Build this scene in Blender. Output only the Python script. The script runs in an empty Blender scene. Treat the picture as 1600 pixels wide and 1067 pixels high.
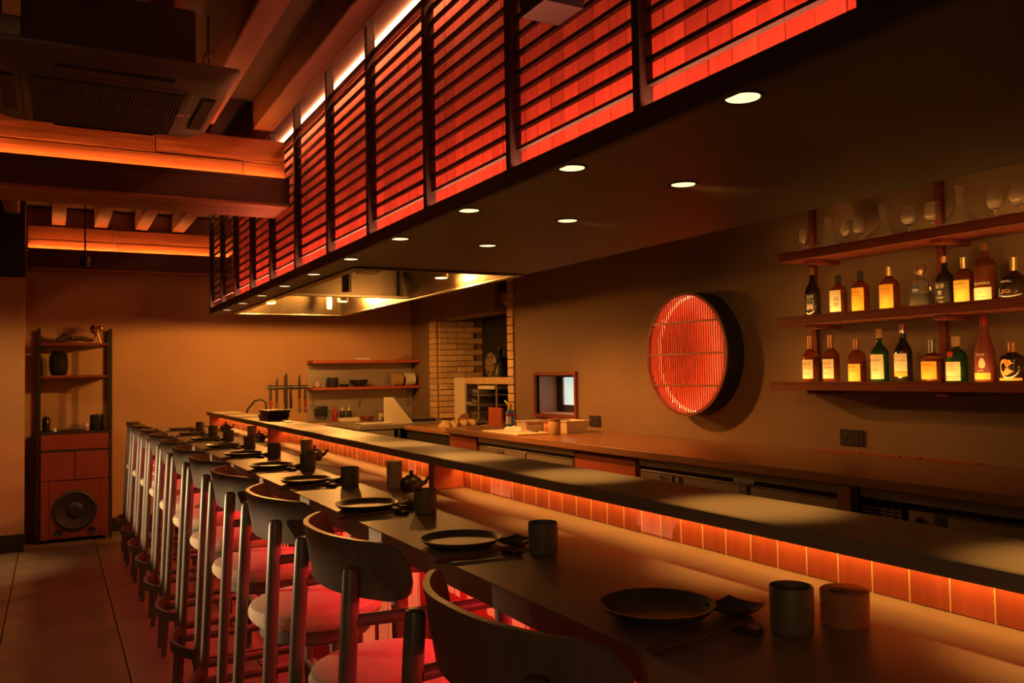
import bpy, bmesh, math, random
from mathutils import Vector, Matrix
random.seed(7)
SC = bpy.context.scene
COL = SC.collection
PI = math.pi

# ------------------------------------------------------------------ camera
yaw, pit, rol = .4952, .0376, -.0170
cy, sy = math.cos(yaw), math.sin(yaw)
r0 = Vector((cy, -sy, 0)); f0 = Vector((sy, cy, 0)); u0 = Vector((0, 0, 1))
fw = math.cos(pit) * f0 + math.sin(pit) * u0
up = -math.sin(pit) * f0 + math.cos(pit) * u0
rt = math.cos(rol) * r0 + math.sin(rol) * up
up = -math.sin(rol) * r0 + math.cos(rol) * up
cam = bpy.data.cameras.new('camera')
cam.sensor_width = 36; cam.lens = 36 * 1327.73 / 1600; cam.clip_start = .02; cam.clip_end = 60
co = bpy.data.objects.new('camera', cam); COL.objects.link(co)
M = Matrix((rt, up, -fw)).transposed().to_4x4(); M.translation = Vector((0, 0, 1.47))
co.matrix_world = M
SC.camera = co
SC.view_settings.view_transform = 'Standard'
SC.view_settings.look = 'None'
SC.view_settings.gamma = 1
SC.view_settings.exposure = 0
SC.view_settings.use_curve_mapping = False
SC.cycles.use_denoising = True
SC.cycles.max_bounces = 8
SC.cycles.caustics_reflective = False
SC.cycles.caustics_refractive = False
SC.cycles.sample_clamp_indirect = 4

# ------------------------------------------------------------------ world and light levels
W = bpy.data.worlds.new('night'); SC.world = W; W.use_nodes = True
W.node_tree.nodes['Background'].inputs[0].default_value = (1, .72, .42, 1)
W.node_tree.nodes['Background'].inputs[1].default_value = .012
AMBER = (1, .46, .10)
ORANGE = (1, .26, .05)
RED = (1, .035, .04)
POW_DOWN = 64      # ceiling downlights over the bar
POW_BACK = 14      # inner row, aimed at the back bar
POW_HOOD = 122      # lamps inside the range hood
POW_ROOM = 95      # spots over the aisle
LED_CANOPY = 105
LED_BEAM = 120
LED_LEDGE = 33
LED_SEAT = 95
LED_DISC = 1.6
LED_SHELF = 48
POW_FILL = 20
POW_SLOT_LAMP = 1300  # added slot lamp on the left wall, out of view

def spot(name, loc, aim, power, size, blend=.6, color=AMBER, rad=.03, parent=None):
    l = bpy.data.lights.new(name, 'SPOT'); l.energy = power; l.color = color
    l.spot_size = math.radians(size); l.spot_blend = blend; l.shadow_soft_size = rad
    o = bpy.data.objects.new(name, l); COL.objects.link(o)
    d = Vector(aim) - Vector(loc)
    q = d.to_track_quat('-Z', 'Y')
    o.rotation_euler = q.to_euler()
    o.location = Vector(loc) - (parent.location if parent else Vector((0, 0, 0)))
    if parent: o.parent = parent
    return o

# ------------------------------------------------------------------ materials
MATS = {}
def mat(name, color, rough=.5, metal=0, color2=None, scale=(1, 1, 1), nscale=6, detail=6, bump=0, bscale=None,
        emit=None, estr=0, trans=0, ior=1.45, spec=.5, wave=False, coat=0, vary=0, lo=.35, hi=.65):
    m = bpy.data.materials.new(name); m.use_nodes = True
    nt = m.node_tree; b = nt.nodes['Principled BSDF']; L = nt.links.new
    b.inputs['Base Color'].default_value = (*color, 1)
    b.inputs['Roughness'].default_value = rough
    b.inputs['Metallic'].default_value = metal
    b.inputs['IOR'].default_value = ior
    b.inputs['Specular IOR Level'].default_value = spec
    b.inputs['Transmission Weight'].default_value = trans
    b.inputs['Coat Weight'].default_value = coat
    if emit:
        b.inputs['Emission Color'].default_value = (*emit, 1)
        b.inputs['Emission Strength'].default_value = estr
    if color2 or bump:
        tc = nt.nodes.new('ShaderNodeTexCoord'); mp = nt.nodes.new('ShaderNodeMapping')
        mp.inputs['Scale'].default_value = scale
        oi = nt.nodes.new('ShaderNodeObjectInfo')
        va = nt.nodes.new('ShaderNodeVectorMath'); va.operation = 'SCALE'
        cb = nt.nodes.new('ShaderNodeCombineXYZ')
        for i in range(3): L(oi.outputs['Random'], cb.inputs[i])
        L(cb.outputs[0], va.inputs[0]); va.inputs['Scale'].default_value = 17
        ad = nt.nodes.new('ShaderNodeVectorMath'); ad.operation = 'ADD'
        L(tc.outputs['Object'], ad.inputs[0]); L(va.outputs[0], ad.inputs[1])
        L(ad.outputs[0], mp.inputs['Vector'])
        nz = nt.nodes.new('ShaderNodeTexNoise'); nz.inputs['Scale'].default_value = nscale; nz.inputs['Detail'].default_value = detail
        nz.inputs['Roughness'].default_value = .6
        L(mp.outputs[0], nz.inputs['Vector'])
        if color2:
            cr = nt.nodes.new('ShaderNodeValToRGB')
            cr.color_ramp.elements[0].position = lo; cr.color_ramp.elements[1].position = hi
            cr.color_ramp.elements[0].color = (*color, 1); cr.color_ramp.elements[1].color = (*color2, 1)
            L(nz.outputs['Fac'], cr.inputs[0])
            if vary:
                hs = nt.nodes.new('ShaderNodeHueSaturation'); mr = nt.nodes.new('ShaderNodeMapRange')
                L(oi.outputs['Random'], mr.inputs['Value'])
                mr.inputs['To Min'].default_value = 1 - vary; mr.inputs['To Max'].default_value = 1 + vary
                L(mr.outputs[0], hs.inputs['Value']); L(cr.outputs[0], hs.inputs['Color'])
                L(hs.outputs[0], b.inputs['Base Color'])
            else:
                L(cr.outputs[0], b.inputs['Base Color'])
        if bump:
            bp = nt.nodes.new('ShaderNodeBump'); bp.inputs['Strength'].default_value = bump; bp.inputs['Distance'].default_value = .01
            L(nz.outputs['Fac'], bp.inputs['Height']); L(bp.outputs[0], b.inputs['Normal'])
    MATS[name] = m
    return m

mat('floor_tile', (.17, .13, .10), .35, color2=(.22, .17, .13), nscale=3, bump=.04, vary=.08)
mat('grout', (.05, .04, .03), .8)
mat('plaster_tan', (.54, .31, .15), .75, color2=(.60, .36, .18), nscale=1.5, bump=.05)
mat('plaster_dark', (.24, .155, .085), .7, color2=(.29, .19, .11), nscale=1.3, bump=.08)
mat('plaster_light', (.54, .35, .19), .75, color2=(.60, .39, .22), nscale=2, bump=.05)
mat('black_paint', (.018, .016, .014), .55, color2=(.025, .022, .018), nscale=8)
mat('soffit', (.085, .07, .055), .5, color2=(.11, .09, .07), nscale=2, bump=.03)
mat('red_plank', (.50, .085, .050), .55, color2=(.40, .060, .035), scale=(6, 6, .6), nscale=6, bump=.08, vary=.22)
mat('red_panel', (.44, .10, .045), .5, color2=(.36, .075, .03), scale=(8, 8, .8), nscale=5, bump=.06, vary=.12)
mat('lit_joint', (.80, .55, .28), .5, color2=(.75, .5, .25), nscale=5)  # pale tone standing in for light in the panel gaps
mat('red_wood', (.27, .055, .025), .5, color2=(.20, .04, .02), scale=(6, .6, 6), nscale=6, bump=.06)
mat('cab_red', (.50, .11, .05), .5, color2=(.42, .085, .04), scale=(10, 10, .8), nscale=5, bump=.05)
mat('rack_red', (.22, .042, .02), .55, color2=(.18, .034, .016), scale=(10, 10, .8), nscale=5, bump=.05)
mat('dark_timber', (.055, .028, .016), .6, color2=(.085, .042, .024), scale=(.5, 6, 6), nscale=4, detail=9, bump=.3)
mat('beam', (.24, .085, .035), .65, color2=(.36, .14, .055), scale=(.5, 6, 6), nscale=4, detail=9, bump=.4, vary=.15)
mat('joist', (.14, .055, .026), .7, color2=(.20, .085, .04), scale=(6, .5, 6), nscale=4, detail=9, bump=.3, vary=.15)
mat('ceiling', (.035, .02, .014), .85, color2=(.05, .03, .02), nscale=3)
mat('counter', (.23, .18, .13), .42, color2=(.26, .205, .15), nscale=4, bump=.03, spec=.4)
mat('ledge', (.20, .165, .125), .45, color2=(.23, .19, .145), nscale=4, bump=.02, spec=.4)
mat('walnut', (.40, .19, .085), .32, color2=(.31, .14, .06), scale=(5, .5, 5), nscale=5, bump=.04, coat=.15)
mat('stool_wood', (.085, .07, .055), .36, color2=(.115, .095, .075), scale=(6, 6, .5), nscale=8, bump=.05)
mat('seat_fabric', (.42, .33, .24), .9, color2=(.48, .38, .28), nscale=90, bump=.2)
mat('stoneware', (.055, .045, .034), .38, color2=(.10, .075, .05), nscale=9, bump=.08)
mat('stoneware_cup', (.11, .10, .065), .5, color2=(.19, .13, .075), nscale=7, bump=.12, lo=.4, hi=.75)
mat('iron', (.05, .042, .036), .35, color2=(.085, .06, .045), nscale=12, bump=.1, metal=.4)
mat('chop_wood', (.16, .065, .03), .45, color2=(.12, .05, .02), scale=(2, 2, 2), nscale=8)
mat('bamboo', (.50, .34, .16), .5, color2=(.42, .27, .12), scale=(8, 8, .6), nscale=5)
mat('cedar', (.48, .20, .09), .45, color2=(.36, .14, .06), scale=(3, 3, 3), nscale=5, bump=.03)
mat('steel', (.55, .50, .43), .36, metal=.7, color2=(.62, .57, .49), scale=(.4, .4, 8), nscale=9, bump=.02)
mat('hood_steel', (.15, .125, .09), .36, metal=1, color2=(.26, .22, .16), scale=(1, 1, .6), nscale=3)
mat('knife_steel', (.12, .10, .08), .3, metal=.9, color2=(.16, .13, .1), nscale=4)
mat('steel_soft', (.5, .46, .4), .42, metal=1, color2=(.6, .55, .48), nscale=3)
mat('black_plastic', (.02, .02, .02), .4, color2=(.03, .03, .03), nscale=20)
mat('ac_plastic', (.085, .075, .052), .42, color2=(.10, .088, .062), nscale=3)
mat('ac_dark', (.03, .025, .02), .6, color2=(.04, .03, .025), nscale=5)
mat('galv', (.05, .04, .03), .5, color2=(.065, .05, .04), nscale=2, metal=.3)
mat('white_plastic', (.75, .72, .66), .4, color2=(.8, .77, .7), nscale=4)
mat('cream', (.80, .73, .55), .5, color2=(.75, .68, .5), nscale=3)
mat('brick', (.64, .43, .22), .8, color2=(.76, .54, .29), nscale=9, bump=.35, vary=.15)
mat('mortar', (.34, .20, .09), .9, color2=(.28, .16, .07), nscale=14, bump=.2)
mat('alcove_black', (.025, .022, .016), .8, color2=(.035, .03, .02), nscale=5, bump=.1)  # near-black brown for the alcove back, its ceiling and the oven back
mat('hearth_stone', (.66, .48, .24), .7, color2=(.5, .34, .16), nscale=7, bump=.6)
mat('cloth_red', (.20, .07, .045), .9, color2=(.32, .14, .09), nscale=20, bump=.3)
mat('cloth_white', (.78, .75, .66), .9, color2=(.7, .68, .6), nscale=15, bump=.2)
mat('blue_can', (.07, .20, .62), .3, color2=(.09, .24, .7), nscale=4)
mat('yellow', (.85, .55, .03), .4, color2=(.8, .5, .03), nscale=4)
mat('clear_tub', (.88, .80, .62), .25, color2=(.92, .84, .66), nscale=3, trans=.15)
mat('gold', (.8, .5, .15), .2, metal=1, color2=(.85, .55, .2), nscale=4)
mat('copper_cap', (.72, .36, .16), .3, metal=.9, color2=(.8, .42, .2), nscale=6)
mat('gold_cap', (.8, .56, .25), .3, metal=.9, color2=(.85, .6, .3), nscale=6)
mat('cork', (.55, .36, .18), .8, color2=(.45, .28, .13), nscale=25, bump=.2)
mat('silver_cap', (.6, .55, .48), .25, metal=1, color2=(.65, .6, .52), nscale=6)
mat('driftwood', (.07, .045, .03), .8, color2=(.11, .07, .045), nscale=12, bump=.5)
mat('speaker_cone', (.02, .018, .016), .5, color2=(.028, .025, .02), nscale=10)
mat('glass', (1, .95, .86), .03, trans=.94, ior=1.45)
mat('smoked_glass', (.10, .09, .06), .03, trans=.85, ior=1.4)
mat('amber_liquid', (.62, .17, .03), .02, trans=.85, ior=1.36)
mat('red_liquid', (.75, .12, .03), .05, trans=.4, ior=1.36)
mat('clear_liquid', (.95, .78, .40), .05, trans=.5, ior=1.36)
mat('green_glass', (.02, .11, .03), .05, trans=.6, ior=1.45)
mat('dark_glass', (.022, .014, .010), .06, spec=.6)
mat('matte_maroon', (.20, .035, .025), .5, color2=(.23, .042, .03), nscale=5)
mat('paper_cream', (.85, .76, .52), .7, color2=(.80, .71, .48), nscale=6)
mat('paper_yellow', (.86, .60, .12), .7, color2=(.82, .56, .10), nscale=6)
mat('paper_amber', (.85, .47, .06), .7, color2=(.80, .43, .05), nscale=6)
mat('paper_orange', (.80, .40, .10), .7, color2=(.75, .36, .08), nscale=6)
mat('paper_blue', (.05, .08, .16), .6, color2=(.06, .09, .18), nscale=6)
mat('paper_black', (.015, .013, .012), .6, color2=(.02, .018, .016), nscale=6)
mat('ink', (.05, .03, .02), .7, color2=(.06, .035, .025), nscale=9)
mat('ink_brown', (.30, .14, .04), .7, color2=(.33, .16, .05), nscale=9)
mat('ink_white', (.75, .70, .62), .6, color2=(.7, .65, .58), nscale=9)
mat('seal_red', (.45, .03, .03), .5, color2=(.4, .03, .03), nscale=9)
mat('white_paint_niche', (.55, .36, .30), .7, color2=(.5, .32, .27), nscale=3, bump=.1)
mat('frost', (.3, .36, .33), .4, emit=(.62, .80, .70), estr=.9, color2=(.34, .4, .37), nscale=2)
mat('led_canopy', (1, .6, .3), .5, emit=(1, .24, .12), estr=LED_CANOPY)
mat('led_canopy_top', (1, .6, .3), .5, emit=(1, .27, .10), estr=LED_CANOPY * .5)
mat('led_beam', (1, .6, .3), .5, emit=ORANGE, estr=LED_BEAM)
mat('led_ledge', (1, .6, .3), .5, emit=(1, .40, .07), estr=LED_LEDGE)
mat('led_seat', (1, .3, .3), .5, emit=RED, estr=LED_SEAT)
mat('led_disc', (1, .8, .5), .5, emit=(1, .70, .36), estr=LED_DISC)
mat('led_shelf', (1, .7, .3), .5, emit=(1, .46, .10), estr=LED_SHELF)
mat('fill_lamp_shade', (.9, .8, .6), .5, emit=(1, .72, .4), estr=3)  # glowing shade of the added fill lamp
mat('led_ring', (1, .5, .3), .5, emit=(1, .20, .06), estr=32)
mat('led_dot', (1, .6, .4), .5, emit=(1, .5, .25), estr=60)

# ------------------------------------------------------------------ mesh builder
class MB:
    def __init__(s): s.v = []; s.f = []
    def add(s, vs, fs):
        n = len(s.v); s.v += [tuple(p) for p in vs]; s.f += [tuple(i + n for i in f) for f in fs]; return s
    def box(s, x0, x1, y0, y1, z0, z1, c=0):
        if x0 > x1: x0, x1 = x1, x0
        if y0 > y1: y0, y1 = y1, y0
        if z0 > z1: z0, z1 = z1, z0
        if c <= 0:
            vs = [(x, y, z) for x in (x0, x1) for y in (y0, y1) for z in (z0, z1)]
            return s.add(vs, [(0, 1, 3, 2), (4, 6, 7, 5), (0, 4, 5, 1), (2, 3, 7, 6), (0, 2, 6, 4), (1, 5, 7, 3)])
        c = min(c, (x1 - x0) / 2.1, (y1 - y0) / 2.1, (z1 - z0) / 2.1)
        vs = []; idx = {}
        for ix in (0, 1):
            for iy in (0, 1):
                for iz in (0, 1):
                    P = [(x0, x1)[ix], (y0, y1)[iy], (z0, z1)[iz]]
                    S = [1 - 2 * ix, 1 - 2 * iy, 1 - 2 * iz]
                    for a in range(3):
                        q = [P[k] + (0 if k == a else S[k] * c) for k in range(3)]
                        idx[ix, iy, iz, a] = len(vs); vs.append(tuple(q))
        fs = []
        for a in range(3):
            for sd in (0, 1):
                b_, c_ = (a + 1) % 3, (a + 2) % 3
                ring = []
                for (p, q) in ((0, 0), (1, 0), (1, 1), (0, 1)):
                    k = [0, 0, 0]; k[a] = sd; k[b_] = p; k[c_] = q
                    ring.append(idx[k[0], k[1], k[2], a])
                fs.append(tuple(ring if sd else ring[::-1]))
        for a in range(3):
            b_, c_ = (a + 1) % 3, (a + 2) % 3
            for p in (0, 1):
                for q in (0, 1):
                    k0 = [0, 0, 0]; k0[b_] = p; k0[c_] = q; k1 = list(k0); k1[a] = 1
                    fs.append((idx[(*k0, b_)], idx[(*k1, b_)], idx[(*k1, c_)], idx[(*k0, c_)]))
        for ix in (0, 1):
            for iy in (0, 1):
                for iz in (0, 1):
                    fs.append(tuple(idx[ix, iy, iz, a] for a in range(3)))
        return s.add(vs, fs)
    def lathe(s, prof, c=(0, 0, 0), n=24, a0=0, a1=2 * PI, ax='Z', sx=1, sy=1):
        full = abs(a1 - a0 - 2 * PI) < 1e-6
        m = n if full else n + 1
        vs = []
        for (r, z) in prof:
            for i in range(m):
                a = a0 + (a1 - a0) * i / n
                x, y = r * math.cos(a) * sx, r * math.sin(a) * sy
                p = (x, y, z) if ax == 'Z' else ((z, x, y) if ax == 'X' else (y, z, x))
                vs.append((p[0] + c[0], p[1] + c[1], p[2] + c[2]))
        fs = []
        for j in range(len(prof) - 1):
            for i in range(n):
                k = (i + 1) % m
                fs.append((j * m + i, j * m + k, (j + 1) * m + k, (j + 1) * m + i))
        return s.add(vs, fs)
    def tube(s, pts, rad, n=10, flat=1.0, closed=False):
        pts = [Vector(p) for p in pts]
        rads = rad if isinstance(rad, (list, tuple)) else [rad] * len(pts)
        vs = []; N = len(pts); prev = None
        for i, p in enumerate(pts):
            if closed: t = (pts[(i + 1) % N] - pts[i - 1]).normalized()
            else: t = (pts[min(i + 1, N - 1)] - pts[max(i - 1, 0)]).normalized()
            ref = Vector((0, 0, 1)) if abs(t.z) < .9 else Vector((1, 0, 0))
            if prev is None: a = t.cross(ref).normalized()
            else: a = (prev - t * prev.dot(t)).normalized()
            prev = a; b = t.cross(a).normalized()
            for k in range(n):
                an = 2 * PI * k / n
                vs.append(tuple(p + rads[i] * (math.cos(an) * a + math.sin(an) * b * flat)))
        fs = []
        for i in range(N if closed else N - 1):
            j = (i + 1) % N
            for k in range(n):
                k2 = (k + 1) % n
                fs.append((i * n + k, i * n + k2, j * n + k2, j * n + k))
        if not closed:
            fs.append(tuple(range(n))[::-1]); fs.append(tuple(range((N - 1) * n, N * n)))
        return s.add(vs, fs)
    def prism(s, poly, a, b, ax='Z'):
        """poly in the two axes after ax (cyclic), extruded from a to b along ax"""
        n = len(poly); vs = []
        for h in (a, b):
            for (p, q) in poly:
                vs.append({'Z': (p, q, h), 'X': (h, p, q), 'Y': (q, h, p)}[ax])
        fs = [tuple(range(n))[::-1], tuple(range(n, 2 * n))]
        for i in range(n):
            j = (i + 1) % n; fs.append((i, j, n + j, n + i))
        return s.add(vs, fs)
    def sheet(s, fn, nu, nv, th, tdir=(0, 0, -1)):
        t = Vector(tdir) * th; top = []; m = nv + 1
        for i in range(nu + 1):
            for j in range(nv + 1): top.append(Vector(fn(i / nu, j / nv)))
        k = len(top); vs = top + [p + t for p in top]; fs = []
        for i in range(nu):
            for j in range(nv):
                a = i * m + j; fs.append((a, a + m, a + m + 1, a + 1)); fs.append((k + a, k + a + 1, k + a + m + 1, k + a + m))
        edge = [i * m for i in range(nu + 1)] + [nu * m + j for j in range(1, m)] + [i * m + nv for i in range(nu - 1, -1, -1)] + [j for j in range(nv - 1, 0, -1)]
        for i in range(len(edge)):
            a, b = edge[i], edge[(i + 1) % len(edge)]; fs.append((a, b, k + b, k + a))
        return s.add(vs, fs)
    def mesh(s, name, m, smooth=False):
        me = bpy.data.meshes.new(name); me.from_pydata(s.v, [], s.f)
        bm = bmesh.new(); bm.from_mesh(me); bmesh.ops.recalc_face_normals(bm, faces=bm.faces); bm.to_mesh(me); bm.free()
        me.materials.append(MATS[m] if isinstance(m, str) else m)
        if smooth:
            me.polygons.foreach_set('use_smooth', [True] * len(me.polygons))
            try: me.set_sharp_from_angle(angle=math.radians(smooth if smooth > 1 else 40))
            except Exception: pass
        return me
    def build(s, name, m, parent=None, smooth=False, label=None, loc=None, rot=None):
        o = bpy.data.objects.new(name, s.mesh(name, m, smooth)); COL.objects.link(o)
        if parent: o.parent = parent
        if loc: o.location = loc
        if rot: o.rotation_euler = rot
        if label: o['label'] = label
        return o

def thing(name, label, cat, loc=(0, 0, 0), rz=0, group=None):
    o = bpy.data.objects.new(name, None); COL.objects.link(o)
    o.location = loc; o.rotation_euler = (0, 0, rz); o.empty_display_size = .1
    o['label'] = label; o['category'] = cat
    if group: o['group'] = group
    return o
def tag(o, label, cat, group=None):
    o['label'] = label; o['category'] = cat
    if group: o['group'] = group
    return o
def struct(o): o['kind'] = 'structure'; return o
def dup(root, loc, label, rz=None, group=None):
    r = root.copy(); COL.objects.link(r); r.location = loc
    if rz is not None: r.rotation_euler = (0, 0, rz)
    r['label'] = label
    if group: r['group'] = group
    for ch in list(root.children):
        c = ch.copy(); COL.objects.link(c); c.parent = r
        for g in list(ch.children):
            d = g.copy(); COL.objects.link(d); d.parent = c
    return r
def share(me, name, parent, loc=(0, 0, 0), rot=None, scale=None):
    o = bpy.data.objects.new(name, me); COL.objects.link(o); o.parent = parent; o.location = loc
    if rot: o.rotation_euler = rot
    if scale: o.scale = scale
    return o
def text_mb(string, size, mapper, spacing=1.0):
    """flat lettering: mesh of a text, each vertex sent through mapper(x, y); x runs right, y up, centred"""
    cu = bpy.data.curves.new('txt', 'FONT'); cu.body = string; cu.size = size; cu.align_x = 'CENTER'; cu.align_y = 'CENTER'
    cu.resolution_u = 2; cu.space_character = spacing
    o = bpy.data.objects.new('txt', cu); COL.objects.link(o)
    dg = bpy.context.evaluated_depsgraph_get(); dg.update()
    me = bpy.data.meshes.new_from_object(o.evaluated_get(dg))
    mb = MB(); mb.add([mapper(v.co.x, v.co.y) for v in me.vertices], [tuple(p.vertices) for p in me.polygons])
    bpy.data.objects.remove(o); bpy.data.curves.remove(cu); bpy.data.meshes.remove(me)
    return mb

XW, YE = 3.65, 9.2
ORD = ['nearest', 'second', 'third', 'fourth', 'fifth', 'sixth', 'seventh', 'eighth', 'ninth', 'tenth', 'eleventh', 'twelfth']

# ================================================================== STRUCTURE
# floor: slab with separate large tiles
floor = struct(MB().box(-3, XW, -2.5, YE + .3, -.06, -.012).build('floor', 'grout'))
tile_me = MB().box(0, .594, 0, 1.194, -.012, 0, .002).mesh('tile', 'floor_tile')
for i in range(11):
    for j in range(10):
        x = -.26 - 5 * .6 + i * .6 + .003; y = 5.65 - 7 * 1.2 + j * 1.2 + .003
        if x > -3 and x + .6 < XW and y > -2.5 and y + 1.2 < YE + .3 and (x < 1.2):
            share(tile_me, 'tile', floor, (x, y, 0))
ceiling = struct(MB().box(-3, XW + 1.3, -2.5, YE + .3, 3.12, 3.18).build('ceiling', 'ceiling'))
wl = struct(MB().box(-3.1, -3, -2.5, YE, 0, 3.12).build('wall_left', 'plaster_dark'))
wf = struct(MB().box(-3.1, XW + .1, -2.6, -2.5, 0, 3.12).build('wall_front', 'plaster_dark'))
we = struct(MB().box(-3, XW, YE, YE + .12, 0, 3.12).build('wall_end', 'plaster_tan'))
struct(MB().box(.49, 1.3, YE - .018, YE, 0, .13, .003).build('baseboard_end', 'black_paint'))
# partition at the left, in front of the end wall
struct(MB().box(-3, -.222, 8.58, 8.72, 0, 2.385).build('wall_partition', 'plaster_light'))
struct(MB().box(-3, -.222, 8.562, 8.58, 0, .15, .003).build('baseboard_partition', 'black_paint'))
struct(MB().box(-3, -.222, 8.58, 8.8, 2.385, 3.12).build('trim_partition_header', 'black_paint'))
# right wall with the alcove opening and the small window
WZ0, WZ1, WY0, WY1 = 1.125, 1.45, 5.705, 6.325
wr = MB()
wr.box(XW, XW + .12, -2.5, WY0, 0, 3.12)
wr.box(XW, XW + .12, WY1, 6.82, 0, 3.12)
wr.box(XW, XW + .12, WY0, WY1, 0, WZ0); wr.box(XW, XW + .12, WY0, WY1, WZ1, 3.12)
wr.box(XW, XW + .12, 8.66, YE + .12, 0, 3.12)
wr.box(XW, XW + .12, 6.82, 8.66, 0, .96)
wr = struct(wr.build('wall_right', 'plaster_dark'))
# header over the alcove
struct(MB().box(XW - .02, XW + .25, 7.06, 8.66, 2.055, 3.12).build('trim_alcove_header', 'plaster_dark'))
# alcove shell
al = MB()
al.box(XW + .12, XW + .55, 8.47, 8.6, .9, 3.1)         # brick side wall backing
al.box(XW + .12, XW + .55, 6.6, 6.8, .9, 3.1)
al = struct(al.build('wall_alcove', 'mortar'))
struct(MB().box(XW + .55, XW + .65, 6.6, 8.6, .9, 3.1).build('wall_alcove_back', 'alcove_black'))
struct(MB().box(XW + .25, XW + .549, 6.8, 8.47, 2.5, 2.56).build('ceiling_alcove', 'alcove_black'))
bme = MB().box(0, .204, -.012, .012, 0, .055, .004).mesh('brick', 'brick')      # face brick, running along x, facing -y
bmh = MB().box(0, .098, -.012, .012, 0, .055, .004).mesh('brick_half', 'brick')
for k in range(17):
    z = 1.0 + k * .062
    x = XW + .02
    if k % 2:
        share(bmh, 'brick', al, (x, 8.462, z)); x += .106
    while x < XW + .36:
        share(bme, 'brick', al, (x, 8.462 + random.uniform(-.002, .002), z)); x += .212
bj = MB().box(-.012, .012, 0, .112, 0, .07, .004).mesh('brick_end', 'brick')
for k in range(18):
    share(bj, 'brick', wr, (XW - .006, 6.71, .985 + k * .077))
bl = MB().box(-.012, .012, 0, .17, 0, .057, .004).mesh('brick_end', 'brick')
for k in range(17):
    share(bl, 'brick', wr, (XW - .006, 8.475, .995 + k * .0625))
struct(MB().box(XW, XW + .13, 8.475, 8.66, .96, 2.06).build('trim_alcove_jamb', 'mortar'))
struct(MB().box(XW, XW + .13, 6.705, 6.83, .96, 2.4).build('trim_alcove_post', 'mortar'))
# window_1: niche, red frame, dark sash, frosted pane
wn = MB()
fx0, fx1 = XW - .022, XW + .02
t = .028
for (a, b, c, d) in ((WY0 - t, WY1 + t, WZ0 - t, WZ0), (WY0 - t, WY1 + t, WZ1, WZ1 + t), (WY0 - t, WY0, WZ0, WZ1), (WY1, WY1 + t, WZ0, WZ1)):
    wn.box(fx0, fx1, a, b, c, d, .002)
win = struct(wn.build('window_1', 'red_wood'))
nb = MB(); nx = XW + .24
nb.box(XW + .021, nx, WY1 - .012, WY1 - .001, WZ0 + .001, WZ1 - .001); nb.box(XW + .021, nx, WY0 + .001, WY0 + .012, WZ0 + .001, WZ1 - .001)
nb.box(XW + .021, nx, WY0 + .012, WY1 - .012, WZ0 + .001, WZ0 + .01); nb.box(XW + .021, nx, WY0 + .012, WY1 - .012, WZ1 - .01, WZ1 - .001)
nb.build('window_niche', 'white_paint_niche', win)
sx0 = nx - .05
sb = MB()
for (a, b, c, d) in ((WY0 + .013, WY1 - .013, WZ0 + .011, WZ0 + .07), (WY0 + .013, WY1 - .013, WZ1 - .02, WZ1 - .011), (WY1 - .09, WY1 - .013, WZ0 + .07, WZ1 - .02), (WY0 + .013, WY0 + .02, WZ0 + .07, WZ1 - .02)):
    sb.box(sx0, nx - .01, a, b, c, d, .003)
sb.build('window_sash', 'black_paint', win)
MB().box(nx - .03, nx - .02, WY0 + .02, WY1 - .09, WZ0 + .07, WZ1 - .02).build('window_pane', 'frost', win)
# thin steel edge of the sash against the pane
MB().box(nx - .045, nx - .032, WY1 - .115, WY1 - .09, WZ0 + .07, WZ1 - .02, .002).build('sash_edge', 'steel_soft', win)
struct(MB().box(nx, nx + .04, WY0 - .1, WY1 + .1, WZ0 - .1, WZ1 + .1).build('trim_window_back', 'black_paint'))

# ------------------------------------------------------------------ timber beams (two lit box beams across the room, joists along it)
def box_beam(name, label, y0, y1, yface, zb, zl, ztop, x0, x1, seams):
    t = thing(name, label, 'beam', ((x0 + x1) / 2, y0, zb))
    ox, oy, oz = -(x0 + x1) / 2, -y0, -zb
    MB().box(x0 + ox, x1 + ox, 0, y1 - y0, .015, zl - zb, .004).build('lower_box', 'dark_timber', t)
    nb = 3; w = (y1 - y0) / nb
    for k in range(nb):
        MB().box(x0 + ox, x1 + ox, k * w + .002, (k + 1) * w - .002, 0, .015, .002).build('soffit_board', 'beam', t)
    MB().box(x0 + ox, x1 + ox, 0, .02, zl + oz, zl + oz + .022, .002).build('lip', 'dark_timber', t)
    MB().box(x0 + ox, x1 + ox, yface + oy + .02, y1 + oy, zl + oz, ztop + oz).build('core', 'joist', t)
    zs = [zl, zl + (ztop - zl) * .47, ztop]
    for r in range(2):
        xs = [x0] + seams[r] + [x1]
        for a, b in zip(xs, xs[1:]):
            MB().box(a + ox + .002, b + ox - .002, yface + oy + random.uniform(-.003, .003), yface + oy + .02, zs[r] + oz + .002, zs[r + 1] + oz - .002, .002).build('face_plank', 'beam', t)
    MB().box(x0 + ox, x1 + ox, yface + oy - .03, yface + oy - .018, zl + oz, zl + oz + .01).build('light_strip', 'led_beam', t)
    return t
box_beam('timber_beam', 'large timber box beam glowing orange below the air conditioner, ending at the slatted canopy', 5.0, 5.4, 5.11, 2.472, 2.62, 2.89, -2.9, 1.225, [[-.9, .98], [-.3, .5]])
box_beam('timber_beam', 'farther timber box beam with an orange glow, along the top of the end wall', 8.97, 9.195, 9.06, 2.515, 2.685, 2.93, -.215, 2.4, [[.55], [.5]])
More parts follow.
